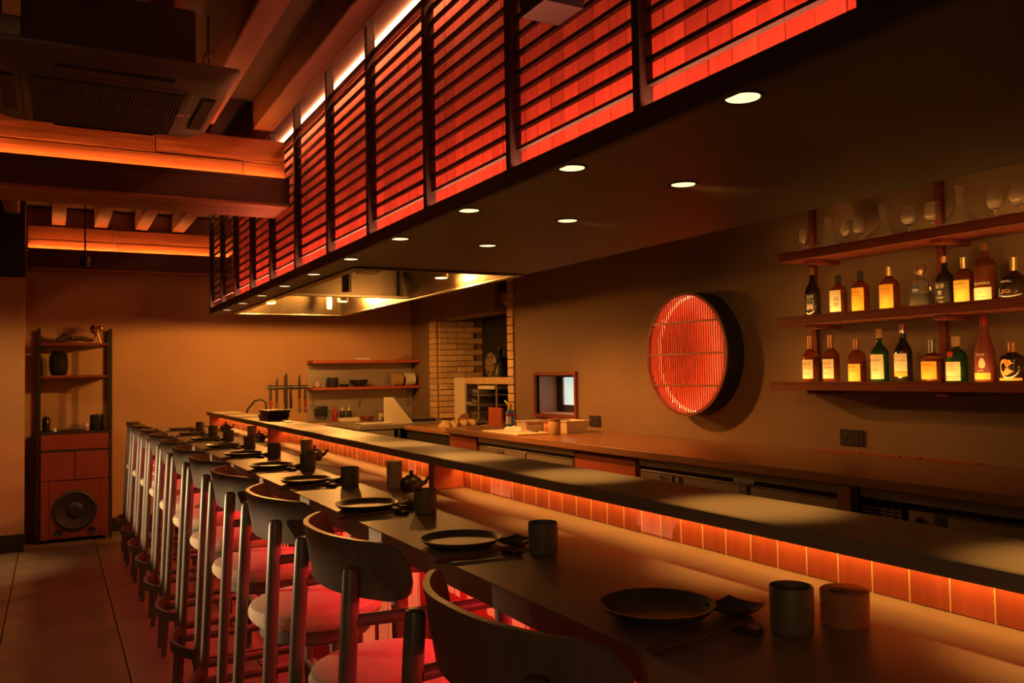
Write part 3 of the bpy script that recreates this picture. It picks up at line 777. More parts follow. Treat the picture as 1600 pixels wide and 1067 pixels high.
# --- bottles
BX = 3.52
LABC = -PI  # labels face the room (-x)
def arc(r, z0, z1, half, m, name, parent, centre=LABC, off=.0006):
    n = 14
    return MB().lathe([(r + off, z0), (r + off + .0006, z0), (r + off + .0006, z1), (r + off, z1), (r + off, z0)], n=n, a0=centre - half, a1=centre + half).build(name, m, parent, 50)
def wrap(s, size, r, z, parent, m='ink', a=0, vert=False, off=.0018):
    def mp(x, y):
        an = LABC + a + x / r
        return ((r + off) * math.cos(an), (r + off) * math.sin(an), z + y)
    return text_mb(s, size, mp).build('lettering', m, parent)
def bottle(y, z, H, r, glass, cap, prof, label, name='bottle', group='bottles on the wall shelf', capm='copper_cap', labels=(), texts=(), cap_h=.16, neck_r=.013, level=None, liquid=None, rz=0):
    """prof: list of (r fraction, z fraction) up to the neck"""
    t = thing(name, label, 'bottle', (BX, y, z), rz, group)
    P = [(0, .002)] + [(r * a, H * b) for a, b in prof] + [(neck_r, H * (1 - cap_h * .4)), (0, H * (1 - cap_h * .4))]
    g = MB().lathe(P, n=28).build('glass', glass, t, 50)
    if liquid:
        lv = level or .6
        Q = [(0, .006)] + [(max(.002, r * a - .003), max(.006, H * b)) for a, b in prof if b <= lv]
        lr = Q[-1][0]
        Q += [(lr, H * lv), (0, H * lv)]
        MB().lathe(Q, n=24).build('liquid', liquid, t, 50)
    MB().lathe([(0, H * (1 - cap_h)), (neck_r + .0015, H * (1 - cap_h)), (neck_r + .002, H * .995), (neck_r + .0005, H), (0, H)], n=20).build('cap', capm, t, 50)
    for (z0, z1, half, m) in labels: arc(r, H * z0, H * z1, half, m, 'label', t)
    lab = [c for c in t.children if c.name.startswith('label')]
    for tx in texts:
        s_, size, zz = tx[0], tx[1], tx[2]
        wrap(s_, size, r, H * zz, lab[0] if lab else t, tx[3] if len(tx) > 3 else 'ink', tx[4] if len(tx) > 4 else 0)
    return t
STD = [(.94, .0), (1, .015), (1, .56), (.93, .61), (.62, .67), (.36, .72), (.32, .76)]
SLIM = [(.94, 0), (1, .015), (1, .52), (.9, .58), (.55, .66), (.38, .74), (.33, .8)]
ROUND = [(.94, 0), (1, .02), (1, .58), (.92, .66), (.6, .73), (.33, .77), (.3, .8)]
Z1, Z2 = TIERS[1][1], TIERS[2][1]
# middle shelf
bottle(3.175, Z1, .266, .040, 'dark_glass', 1, SLIM, 'tall dark bottle with white and black label, first on the middle shelf', capm='copper_cap', labels=((.14, .48, 1.0, 'paper_black'),),
       texts=(('黒', .042, .37, 'ink_white', .35), ('霧', .042, .22, 'ink_white', .35)), cap_h=.14)
bottle(3.009, Z1, .208, .042, 'amber_liquid', 1, ROUND, 'squat amber whisky bottle with cream label and brush characters', capm='black_plastic', labels=((.1, .62, .95, 'paper_cream'),),
       texts=(('山', .026, .40, 'ink', .45), ('崎', .026, .26, 'ink', .45), ('WHISKY', .007, .22, 'ink', -.3)), cap_h=.2, liquid='red_liquid', level=.55)
for i, (y, capm) in enumerate(((2.873, 'black_plastic'), (2.708, 'gold_cap'))):
    bottle(y, Z1, .215, .042 + .003 * i, 'amber_liquid', 1, ROUND, ('whisky bottle with orange label and black cap on the middle shelf', 'whisky bottle with orange label and pale capsule on the middle shelf')[i],
           capm=capm, labels=((.03, .6, 1.0, 'paper_amber'),), texts=(('Nikka Whisky', .010, .5, 'ink_brown'), ('FROM THE BARREL', .006, .42, 'ink_brown'), ('alc. 51.4', .009, .2, 'ink_brown', -.2)), cap_h=.2, liquid='red_liquid', level=.55)
# tapered tequila bottle
t = thing('tequila_bottle', 'clear tapered tequila bottle with blue label and gold stopper', 'bottle', (BX, 2.54, Z1), 0, 'bottles on the wall shelf')
MB().lathe([(0, .002), (.058, .002), (.060, .006), (.034, .125), (.028, .136), (.016, .142), (.016, .165), (0, .165)], n=8, a0=PI / 8, a1=2 * PI + PI / 8).build('glass', 'glass', t)
MB().lathe([(0, .008), (.055, .008), (.044, .07), (0, .07)], n=8, a0=PI / 8, a1=2 * PI + PI / 8).build('liquid', 'clear_liquid', t)
MB().lathe([(0, .158), (.018, .158), (.018, .168), (.027, .17), (.027, .2), (.024, .203), (0, .203)], n=24).build('stopper', 'gold_cap', t, 50)
def trap(z0, z1, hw, m, nm):
    f = lambda z: -(.0565 - .0225 * z / .125 * 1.02) * math.cos(PI / 8) * 1.005 - .002
    mb = MB(); mb.add([(f(z0), -hw, z0), (f(z0), hw, z0), (f(z1), hw, z1), (f(z1), -hw, z1), (f(z0) + .001, -hw, z0), (f(z0) + .001, hw, z0), (f(z1) + .001, hw, z1), (f(z1) + .001, -hw, z1)],
           [(0, 1, 2, 3), (7, 6, 5, 4), (0, 4, 5, 1), (2, 6, 7, 3), (1, 5, 6, 2), (0, 3, 7, 4)])
    return mb.build(nm, m, t), f
lb1, f_ = trap(.065, .108, .017, 'paper_blue', 'label')
text_mb('1800', .016, lambda x, y: (f_(.086) - .0035, -x, .086 + y)).build('lettering', 'ink_white', lb1)
trap(.008, .04, .020, 'paper_yellow', 'lower_label')
bottle(2.42, Z1, .229, .040, 'dark_glass', 1, STD, 'black bottle with orange cap and thin white print on the middle shelf', capm='copper_cap', labels=((.1, .5, .9, 'paper_black'),),
       texts=(('知多', .024, .40, 'ink_white'), ('響', .020, .27, 'ink_white'), ('WHISKY', .009, .18, 'ink_white')), cap_h=.13)
bottle(2.328, Z1, .211, .042, 'amber_liquid', 1, ROUND, 'amber bottle with large yellow label and gold capsule on the middle shelf', capm='gold_cap', labels=((.02, .52, 1.0, 'paper_yellow'),),
       texts=(('Kakubin', .017, .45, 'ink_brown'), ('SUNTORY WHISKY', .007, .35, 'ink_brown'), ('40%', .007, .12, 'ink_brown')), cap_h=.24, liquid='amber_liquid', level=.5)
bottle(2.232, Z1, .261, .044, 'amber_liquid', 1, [(.94, 0), (1, .012), (1, .6), (1.0, .66), (.8, .72), (.45, .745), (.4, .8)], 'tall broad shouldered dark whisky bottle with white print', capm='gold_cap', labels=((.05, .26, 1.05, 'paper_cream'),),
       texts=(('Glenfiddich', .016, .33, 'ink_white', .1), ('12', .016, .18, 'ink_brown'), ('SINGLE MALT', .008, .11, 'ink_brown')), cap_h=.22, liquid='red_liquid', level=.6)
bottle(2.108, Z1, .184, .062, 'dark_glass', 1, [(.8, 0), (.95, .05), (1, .15), (.97, .32), (.8, .48), (.5, .6), (.26, .66), (.23, .7)], 'squat rounded black cognac bottle with gold stopper', capm='gold_cap', labels=(),
       texts=(('MARTELL', .012, .44, 'ink_white'), ('XO', .022, .22, 'ink_brown')), cap_h=.32)
# bottom shelf
for i, y in enumerate((3.201, 3.067)):
    bottle(y, Z2, .248, .0415, 'amber_liquid', 1, STD, ('whiskey bottle with cream label and copper capsule, first on the bottom shelf', 'whiskey bottle with cream label and copper capsule, second on the bottom shelf')[i],
           capm='copper_cap', labels=((.1, .5, .95, 'paper_cream'),), texts=(('WILD', .021, .41, 'ink_brown', .05), ('TURKEY', .019, .32, 'ink_brown', .05), ('BOURBON', .009, .2, 'ink_brown')), cap_h=.3, liquid='red_liquid', level=.55)
bottle(2.908, Z2, .219, .0415, 'amber_liquid', 1, ROUND, 'short amber bottle with yellow label and copper capsule on the bottom shelf', capm='copper_cap', labels=((.05, .44, 1.0, 'paper_yellow'),),
       texts=(('Kakubin', .016, .38, 'ink_brown'), ('SUNTORY WHISKY', .007, .28, 'ink_brown')), cap_h=.26, liquid='red_liquid', level=.5)
bottle(2.775, Z2, .263, .041, 'green_glass', 1, STD, 'tall green bottle with large cream label and pale cap', capm='cork', labels=((.08, .53, 1.05, 'paper_cream'),),
       texts=(('ARDBEG', .016, .42, 'ink_brown'), ('ISLAY', .010, .34, 'ink_brown'), ('TEN', .014, .25, 'ink_brown')), cap_h=.17)
bottle(2.645, Z2, .28, .040, 'dark_glass', 1, [(.94, 0), (1, .012), (1, .5), (.95, .56), (.7, .64), (.42, .72), (.36, .8)], 'tallest dark bottle with cream label over a yellow band', capm='silver_cap', labels=((.2, .5, 1.0, 'paper_cream'), (.12, .19, 1.0, 'paper_amber')),
       texts=(('BOWMORE', .014, .38, 'ink_brown'), ('12', .012, .28, 'ink_brown')), cap_h=.16)
bottle(2.496, Z2, .201, .046, 'amber_liquid', 1, [(.96, 0), (1, .02), (1, .55), (.95, .62), (.5, .68), (.3, .7), (.28, .76)], 'square shouldered amber bottle with orange label and clear stopper', capm='silver_cap', labels=((.1, .5, .95, 'paper_amber'),),
       texts=(('NIKKA', .012, .42, 'ink_brown'), ('WHISKY', .008, .33, 'ink_brown')), cap_h=.3, liquid='red_liquid', level=.55)
t = bottle(2.378, Z2, .209, .043, 'green_glass', 1, [(.92, 0), (1, .02), (1, .52), (.96, .6), (.7, .7), (.36, .74), (.34, .78)], 'green gin bottle with cream label and red seal', capm='cork', labels=((.16, .46, .9, 'paper_cream'), (.06, .145, .9, 'paper_cream')),
       texts=(('GIN', .014, .38, 'ink_brown'), ('LONDON DRY', .008, .29, 'ink_brown'), ('TANQUERAY', .009, .105, 'ink_brown')), cap_h=.22, neck_r=.016)
MB().lathe([(0, -.003), (.013, -.002), (.013, .002), (0, .002)], (-.041, .003, .209 * .62), 20, ax='X').build('seal', 'seal_red', t)
t = bottle(2.248, Z2, .294, .040, 'matte_maroon', 1, [(.94, 0), (1, .012), (1, .42), (.93, .5), (.72, .62), (.48, .74), (.38, .82)], 'tall matte maroon bottle with a pear emblem and cream label', capm='seal_red', labels=((.06, .16, 1.05, 'paper_yellow'),),
       texts=(('PEAR', .016, .42, 'ink_white', .1), ('SAKE', .010, .19, 'ink_white', .1)), cap_h=.16)
def pear(u, v):
    an = 2 * PI * u; rr = v * (.013 + .004 * math.cos(an) ** 2); yy = rr * math.sin(an) * (1 - .25 * math.cos(an)); zz = rr * 1.35 * math.cos(an)
    a = LABC + .25 + yy / .040
    return ((.0408) * math.cos(a), .0408 * math.sin(a), .294 * .3 + zz)
mb = MB(); ring_ = [pear(i / 20, 1) for i in range(20)]; mb.add(ring_ + [pear(0, 0)], [(i, (i + 1) % 20, 20) for i in range(20)]); mb.build('emblem', 'paper_cream', t)
t = bottle(2.127, Z2, .173, .050, 'dark_glass', 1, [(.94, 0), (1, .02), (1, .58), (.9, .66), (.5, .72), (.32, .76), (.3, .8)], 'squat black gin bottle with an orange kite label and cork', capm='copper_cap', labels=((.08, .14, 1.2, 'paper_orange'),),
       texts=(), cap_h=.24, neck_r=.015)
def kite(x, y):
    a = LABC + (x + .004) / .050; return (.0512 * math.cos(a), .0512 * math.sin(a), .173 * .40 + y)
poly = [(-.046, 0), (-.02, .020), (0, .033), (.014, .034), (.026, .026), (.032, .012), (.034, 0), (.032, -.012), (.026, -.026), (.014, -.034), (0, -.033), (-.02, -.020)]
mb = MB(); mb.add([kite(-p[0], p[1]) for p in poly] + [kite(0, 0)], [(i, (i + 1) % len(poly), len(poly)) for i in range(len(poly))])
kl = mb.build('kite_label', 'paper_orange', t)
text_mb("HENDRICK'S", .0095, lambda x, y: tuple(Vector(kite(x, y)) * 1 + Vector((-.0012, 0, 0)))).build('lettering', 'ink', kl)
text_mb("GIN", .011, lambda x, y: tuple(Vector(kite(x, y + .016)) + Vector((-.0012, 0, 0)))).build('lettering', 'ink', kl)

# --- glassware on the top shelf
Z0 = TIERS[0][1]
def wineglass(y, h, r, label):
    k = h / .143
    P = [(0, 0), (.026, 0), (.027, .0015), (.006, .004), (.003, .012), (.0028, .05), (.006, .057), (.02, .062), (.030, .075), (.034, .092), (.033, .112), (.0275, .14), (.027, .143)]
    q = [(max(0, a - (.0012 if b > .058 else 0)), b) for a, b in P if b > .058]
    P2 = P + [(.026, .143)] + [(a - .001, b) for a, b in q[::-1][1:]] + [(0, .0625)]
    o = MB().lathe([(a * r / .034, b * k) for a, b in P2], n=28).build('wine_glass', 'glass', None, 60)
    o.location = (BX, y, Z0); return tag(o, label, 'glass', 'wine glasses on the top shelf')
def decanter(y, h, r, label, rz=0):
    P = [(0, .001), (.07, .001), (.09, .004), (.093, .010), (.08, .026), (.05, .055), (.028, .085), (.020, .11), (.0195, .135), (.024, .165), (.028, .18)]
    q = [(a - .002, b + (.002 if b < .02 else 0)) for a, b in P[::-1] if a > .01]
    mb = MB().lathe([(a * r / .093, b * h / .18) for a, b in P + q + [(0, .004)]], n=36)
    mb.v = [(x, yy, z + (yy * .28 if z > h * .9 else 0)) for (x, yy, z) in mb.v]
    o = mb.build('decanter', 'glass', None, 60); o.location = (BX, y, Z0); o.rotation_euler = (0, 0, rz)
    return tag(o, label, 'decanter', 'decanters on the top shelf')
gl = ['beside the first decanter at the far end of the top shelf', 'between the first and second decanters, farther of the two', 'between the first and second decanters, nearer of the two',
      'just past the second decanter', 'against the shelf upright, before the third decanter', 'past the third decanter', 'at the near end, cut by the frame edge']
for k, (y, h, r) in enumerate(((3.222, .138, .030), (2.944, .142, .034), (2.868, .143, .034), (2.591, .147, .039), (2.472, .143, .036), (2.177, .146, .038), (2.08, .149, .039))):
    wineglass(y, h, r, 'stemmed clear wine glass ' + gl[k])
for k, (y, h, r) in enumerate(((3.056, .178, .09), (2.727, .186, .094), (2.335, .192, .09))):
    decanter(y, h, r, 'clear wide based glass decanter, ' + ['first', 'second', 'third'][k] + ' one from the far end of the shelf', -.5)

# ================================================================== KITCHEN END WALL
es = thing('kitchen_shelf', 'two red wooden kitchen shelves over a steel backsplash on the end wall', 'shelf', (3.03, YE, 1.3))
for (a, b) in ((1.612, 1.646), (1.326, 1.354)):
    MB().box(2.425 - 3.03, 3.645 - 3.03, -.25, -.012, a - 1.3, b - 1.3, .002).build('shelf_board', 'cab_red', es)
MB().box(2.425 - 3.03, 3.645 - 3.03, -.011, -.001, .98 - 1.3, 1.61 - 1.3).build('backsplash', 'steel', es)
for x in (2.47, 3.0, 3.58):
    MB().tube([(x - 3.03, -.02, .022), (x - 3.03, -.20, .022), (x - 3.03, -.02, -.17), (x - 3.03, -.02, .022)], .006, 6).build('bracket', 'steel_soft', es)
KY = YE - .15
def kobj(mb, name, m, loc, label, cat, smooth=50, group=None):
    o = mb.build(name, m, None, smooth, loc=loc); return tag(o, label, cat, group)
kobj(MB().box(-.075, .075, -.06, .06, 0, .022, .006), 'serving_tray', 'white_plastic', (3.0, KY, 1.646), 'small white tray on the upper kitchen shelf', 'tray', 0)
kobj(MB().lathe([(0, 0), (.09, 0), (.1, .01), (.05, .035), (.012, .05), (.012, .06), (0, .062)], n=28), 'pot_lid', 'bamboo', (3.52, KY, 1.646), 'domed pot lid at the end of the upper kitchen shelf', 'lid')
bowlP = [(0, .004), (.03, .004), (.035, 0), (.04, .004), (.075, .035), (.082, .05), (.079, .05), (.07, .034), (.036, .009), (0, .008)]
for k in range(3):
    kobj(MB().lathe([(a * .5, b * .5) for a, b in bowlP], n=24), 'small_bowl', 'white_plastic', (2.5, KY, 1.354 + k * .016), 'small white bowl on the lower kitchen shelf, ' + ['bottom', 'middle', 'top'][k] + ' of the stack', 'bowl', 50, 'stack of white bowls')
kobj(MB().lathe([(0, 0), (.06, 0), (.062, .004), (.062, .1), (.056, .104), (.056, .01), (0, .008)], n=28), 'black_pot', 'black_plastic', (2.665, KY, 1.354), 'black cylindrical pot on the lower kitchen shelf', 'pot')
kobj(MB().lathe([(0, 0), (.045, 0), (.055, .03), (.05, .03), (.04, .006), (0, .006)], n=24), 'black_dish', 'black_plastic', (2.795, KY, 1.354), 'low black dish between the pot and the wide black bowl', 'dish')
kobj(MB().lathe([(a * 1.3, b * 1.5) for a, b in bowlP], n=32), 'black_bowl', 'black_plastic', (2.96, KY, 1.354), 'wide black bowl on the lower kitchen shelf', 'bowl')
def roll(x, label, m):
    t = thing('tape_roll', label, 'roll', (x, KY - .02, 1.354))
    MB().lathe([(.028, -.05), (.072, -.05), (.072, .05), (.028, .05), (.028, -.05)], (0, 0, .072), 32, ax='X').build('paper', m, t, 50)
    MB().lathe([(.022, -.052), (.028, -.052), (.028, .052), (.022, .052), (.022, -.052)], (0, 0, .072), 24, ax='X').build('core', 'cork', t, 50)
roll(3.40, 'brown tape roll behind the large white roll', 'bamboo'); roll(3.55, 'large white paper roll at the end of the lower kitchen shelf', 'white_plastic')
# knife rack
kr = thing('knife_rack', 'black magnetic knife strip on the end wall', 'rack', (2.22, YE, 1.365))
MB().box(-.215, .215, -.022, -.001, -.018, .018, .003).build('strip', 'black_plastic', kr)
MB().box(-.215, .215, -.024, -.022, -.004, .004).build('magnet_line', 'steel_soft', kr)
for k, (x, top, bot, hl, m) in enumerate(((2.035, 1.40, 1.10, .13, 'cab_red'), (2.10, 1.47, 1.09, .12, 'walnut'), (2.195, 1.52, 1.05, .14, 'black_plastic'), (2.245, 1.40, 1.13, .13, 'black_plastic'), (2.34, 1.50, 1.10, .14, 'walnut'), (2.40, 1.37, 1.10, .13, 'seal_red'))):
    t = thing('kitchen_knife', ['first', 'second', 'third', 'fourth', 'fifth', 'sixth'][k] + ' kitchen knife from the bar side on the magnetic strip', 'knife', (x, YE - .03, bot), 0, 'knives on the magnetic strip')
    L_ = top - bot; w = .018 if k != 2 else .03
    MB().prism([(hl, -w * .8), (hl, w * .5), (L_ - .03, w * .5), (L_, w * .2), (L_ - .05, -w * .7)], -.002, .002, 'Y').build('blade', 'knife_steel', t)
    MB().box(-.012, .012, -.009, .009, 0, hl, .005).build('handle', m, t)
# gooseneck faucet
t = thing('gooseneck_faucet', 'thin dark gooseneck faucet rising behind the far end of the ledge', 'faucet', (1.62, 8.45, .9))
MB().tube([(0, 0, 0), (.0, 0, .16), (.035, 0, .27), (.10, -.01, .35), (.16, -.01, .36), (.20, -.02, .33), (.205, -.02, .26)], .010, 10).build('spout', 'iron', t, True)
MB().lathe([(0, 0), (.028, 0), (.028, .02), (.016, .03), (0, .03)], n=20).build('base', 'steel_soft', t, True)
# sink table and grill table
def table(name, label, x0, x1, y0, y1, z, parts):
    t = thing(name, label, 'table', ((x0 + x1) / 2, (y0 + y1) / 2, 0)); a, b = (x1 - x0) / 2, (y1 - y0) / 2
    MB().box(-a, a, -b, b, z - .045, z, .004).build('table_top', 'steel', t)
    MB().box(-a, a, b - .012, b, z, z + .05, .003).build('upstand', 'steel', t)
    for sx in (-1, 1):
        for s2 in (-1, 1): MB().box(sx * (a - .03) - .02, sx * (a - .03) + .02, s2 * (b - .04) - .02, s2 * (b - .04) + .02, 0, z - .046).build('leg', 'steel_soft', t)
    for p in parts: p(t, a, b, z)
    return t
def basin(t, a, b, z):
    MB().box(-.3, .3, -.26, .2, z - .26, z - .046, .02).build('basin', 'steel_soft', t)
table('sink_table', 'steel sink table along the end wall below the knives', 1.55, 2.5, 8.28, YE - .005, .90, [basin])
def grill_front(t, a, b, z):
    MB().box(-a + .05, -a + .36, -b + .004, -b + .03, z - .30, z - .055, .003).build('drawer', 'steel', t)
    MB().box(-a + .05, a - .05, -b + .25, b - .05, .25, z - .05).build('oven_box', 'black_paint', t)
    for x in (-a + .40, -.0, a - .10): MB().box(x, x + .022, -b + .004, -b + .03, .1, z - .05, .002).build('upright', 'steel_soft', t)
table('grill_table', 'steel grill table under the kitchen shelves with dark open front', 2.62, 3.64, 8.0, YE - .015, .985, [grill_front])
ZG = .985
t = thing('splash_guard', 'cream sloped splash panel standing on the grill table', 'panel', (3.10, 8.19, ZG))
MB().prism([(0, -.16), (0, .15), (.265, -.065), (.265, -.16)], -.006, .006, 'Y').build('panel', 'cream', t)
t = thing('charcoal_grill', 'low dark charcoal grill box with steel rim on the grill table', 'grill', (3.34, 8.55, ZG))
MB().box(-.2, .2, -.28, .28, 0, .03, .004).build('box', 'iron', t)
MB().box(-.21, .21, -.29, .29, .0305, .04, .003).build('rim', 'steel', t)
gm = MB()
for k in range(14): gm.box(-.18 + k * .0265, -.174 + k * .0265, -.27, .27, .041, .046)
gm.build('grate', 'steel_soft', t)
# small things on the grill table
kobj(MB().box(-.065, .065, -.05, .05, 0, .105, .004), 'black_box', 'black_plastic', (2.56, 9.08, .985 + .055), 'small black box fixed to the end wall beside the red squeeze bottle', 'box', 0).location = (2.56, YE - .055, 1.045)
def sauce(x, y, label, m, nz):
    t = thing('squeeze_bottle', label, 'bottle', (x, y, ZG))
    MB().lathe([(0, 0), (.026, 0), (.028, .004), (.028, .10), (.02, .115), (0, .115)], n=20).build('bottle', m, t, 50)
    MB().lathe([(0, .112), (.022, .112), (.02, .125), (.006, .135), (.003, .165), (0, .166)], n=16).build('nozzle', nz, t, 50)
sauce(2.70, 9.08, 'red squeeze bottle beside the two dark sauce bottles', 'seal_red', 'seal_red')
sauce(2.775, 9.06, 'dark sauce squeeze bottle with pale nozzle, nearer the red bottle', 'black_plastic', 'cream')
sauce(2.85, 9.06, 'dark sauce squeeze bottle with pale nozzle, farther from the red bottle', 'black_plastic', 'cream')
kobj(MB().box(-.11, .11, -.05, .05, 0, .045, .006), 'white_tray', 'cream', (2.77, 8.82, ZG), 'long cream tray in front of the squeeze bottles', 'tray', 0)
kobj(MB().box(-.16, .16, -.10, .10, 0, .014, .004), 'cutting_board', 'white_plastic', (2.85, 8.25, ZG), 'white cutting board at the edge of the grill table', 'cutting board', 0)
t = thing('spice_jar', 'small glass jar on the grill table below the shelves', 'jar', (3.22, 9.06, ZG))
MB().lathe([(0, 0), (.03, 0), (.03, .07), (0, .07)], n=20).build('jar', 'clear_tub', t, 50); MB().lathe([(0, .071), (.031, .071), (.031, .085), (0, .085)], n=20).build('lid', 'walnut', t, 50)
t = thing('small_bowl', 'dark red bowl on the grill table', 'bowl', (3.0, 8.9, ZG))
MB().lathe([(a, b) for a, b in bowlP], n=28).build('bowl', 'cab_red', t, 50)

# things on the ledge at the far end
for k in range(4):
    o = MB().box(-.07, .07, -.14, .14, 0, .016, .004).build('black_tray', 'black_plastic', None, loc=(1.335 + .004 * k, 5.95 + .02 * (k % 2), 1.177 + k * .0175), rot=(0, 0, .06 * (k % 2)))
    tag(o, ['bottom', 'second lowest', 'third', 'topmost'][k] + ' black lacquer tray of the stack on the service ledge', 'tray', 'black trays stacked on the ledge')
o = MB().box(-.012, .012, -.2, .2, 0, .006, .002).build('carving_blade', 'white_plastic', None, loc=(1.46, 5.85, 1.177 + .0705), rot=(0, 0, -1.15)); tag(o, 'long white spatula lying across the black tray stack', 'spatula')
o = MB().box(-.02, .02, -.17, .17, 0, .006, .002).build('sushi_mat', 'cream', None, loc=(1.36, 5.68, 1.177), rot=(0, 0, -.12)); tag(o, 'narrow pale strip mat in front of the black tray stack', 'mat')

# ================================================================== ALCOVE OVEN
HZ = .975
hs = MB().box(XW - .02, XW + .548, 6.835, 8.465, .9, HZ, .01).build('hearth_slab', 'hearth_stone'); tag(hs, 'pale rough stone hearth slab in the brick alcove', 'slab')
hc = MB().box(3.07, XW - .022, 6.515, 7.9, 0, .93, .004).build('hearth_cabinet', 'black_paint'); tag(hc, 'black cabinet carrying the hearth slab end beside the worktop', 'cabinet')
hs2 = MB().box(3.05, XW - .021, 6.51, 7.92, .931, HZ, .008).build('stone_worktop', 'walnut'); tag(hs2, 'short brown worktop between the hearth and the grill table', 'worktop')
AX = 3.80
ov = thing('charcoal_oven', 'cream framed charcoal oven with dark open shelves in the brick alcove', 'oven', (AX, 7.85, HZ))
def ob(x0, x1, y0, y1, z0, z1, c=.006): return MB().box(x0 - AX, x1 - AX, y0 - 7.85, y1 - 7.85, z0 - HZ, z1 - HZ, c)
ob(AX, AX + .36, 8.11, 8.37, HZ, 1.435).build('side_pillar', 'cream', ov)
ob(AX, AX + .36, 7.06, 8.108, 1.367, 1.435).build('lintel', 'brick', ov)
ob(AX, AX + .36, 6.90, 7.055, HZ, 1.435).build('side_pillar', 'brick', ov)
ob(AX + .33, AX + .36, 7.06, 8.108, HZ, 1.366, 0).build('back_plate', 'alcove_black', ov)
for y in (8.09, 7.80, 7.40): ob(AX + .01, AX + .03, y - .013, y + .013, HZ, 1.366, .002).build('rack_post', 'steel_soft', ov)
for z in (1.08, 1.16, 1.26): ob(AX + .012, AX + .32, 7.10, 8.08, z, z + .012, .002).build('rack_shelf', 'iron', ov)
ob(AX - .005, AX + .009, 7.83, 8.06, 1.145, 1.17, .002).build('drawer_front', 'steel_soft', ov)
ob(AX + .0, AX + .30, 7.43, 7.78, 1.315, 1.352, .006).build('steel_pan', 'cream', ov)
MB().tube([(-.012, .14, .20), (-.03, .14, .20), (-.03, .06, .20), (-.012, .06, .20)], .005, 8).build('drawer_handle', 'white_plastic', ov, True)
fl = thing('oven_flywheel', 'round steel door wheel with bolt holes on the dark alcove wall', 'wheel', (4.0, 7.86, 1.565))
MB().lathe([(0, -.03), (.03, -.03), (.04, -.018), (.115, -.018), (.128, -.012), (.128, .012), (0, .012)], n=40, ax='X').build('disc', 'steel_soft', fl, 50)
for k in range(6):
    a = k * PI / 3
    MB().lathe([(0, -.021), (.014, -.021), (.014, -.017), (0, -.017)], (0, .088 * math.cos(a), .088 * math.sin(a)), 12, ax='X').build('bolt_hole', 'black_plastic', fl)
MB().box(-.06, -.031, -.16, .02, -.012, .012, .004).build('latch_arm', 'silver_cap', fl)
MB().box(.012, .198, -.05, .05, -.08, .08, .01).build('mount', 'iron', fl)
fn = thing('smoke_funnel', 'black conical smoke funnel standing on the oven top', 'funnel', (3.95, 7.57, 1.4355))
MB().lathe([(.09, 0), (.092, .006), (.045, .15), (.022, .19), (.022, .30), (.018, .30), (.018, .19), (.04, .15), (.085, .006), (.09, 0)], n=28).build('cone', 'black_plastic', fn, 50)
MB().tube([(.0, -.02, .28), (-.05, -.02, .24), (-.05, -.02, .12)], .008, 8).build('handle', 'black_plastic', fn, True)
dp = thing('vent_duct', 'brown duct and dark pipe under the alcove header', 'duct', (3.96, 7.0, 2.1))
MB().lathe([(.0, -.28), (.07, -.28), (.07, .22), (0, .22)], (0, 0, .08), 24, ax='X').build('pipe', 'copper_cap', dp, 50)
MB().box(-.04, .22, .15, 1.4, .14, .38, .01).build('duct_box', 'iron', dp)
rg = random.Random(3)
def lump(name, m, loc, rx, ry, rz, label, cat, seed, amp=.25):
    g = random.Random(seed); ph = [g.uniform(0, 6.28) for _ in range(8)]
    def fn(th, fi):
        d = 1 + amp * (math.sin(3 * fi + ph[0]) * math.sin(2 * th + ph[1]) + .6 * math.sin(5 * fi + ph[2]) * math.sin(4 * th + ph[3]))
        return d
    nv, nu = 10, 20; vs = []
    for i in range(nv + 1):
        th = PI / 2 * i / nv
        for j in range(nu):
            fi = 2 * PI * j / nu; d = fn(th, fi)
            vs.append((rx * math.sin(th + 1e-3) * math.cos(fi) * d, ry * math.sin(th + 1e-3) * math.sin(fi) * d, max(0, rz * math.cos(th) * d)))
    fs = [(i * nu + j, i * nu + (j + 1) % nu, (i + 1) * nu + (j + 1) % nu, (i + 1) * nu + j) for i in range(nv) for j in range(nu)]
    fs.append(tuple(range(nv * nu, nv * nu + nu))); fs.append(tuple(range(nu))[::-1])
    mb = MB(); mb.add(vs, fs); o = mb.build(name, m, None, True, loc=loc); return tag(o, label, cat)
lump('crumpled_towel', 'cloth_red', (3.68, 7.83, HZ), .08, .16, .08, 'dark red crumpled towel in front of the charcoal oven', 'towel', 5)
for k, (x, y, s) in enumerate(((3.27, 7.42, .075), (3.37, 7.42, .085), (3.49, 7.46, .07), (3.59, 7.50, .075))):
    o = lump('stone_lump', 'hearth_stone', (x, y, HZ), s * .7, s, .055, ['first', 'second', 'third', 'fourth'][k] + ' golden rough stone along the brown worktop before the hearth', 'stone', 20 + k, .15)
    o['group'] = 'rough stones before the hearth'
kobj(MB().lathe([(0, 0), (.05, 0), (.085, .018), (.08, .02), (.05, .006), (0, .006)], n=28), 'metal_dish', 'steel_soft', (3.70, 7.55, HZ), 'shallow metal dish on the hearth beside the red towel', 'dish')

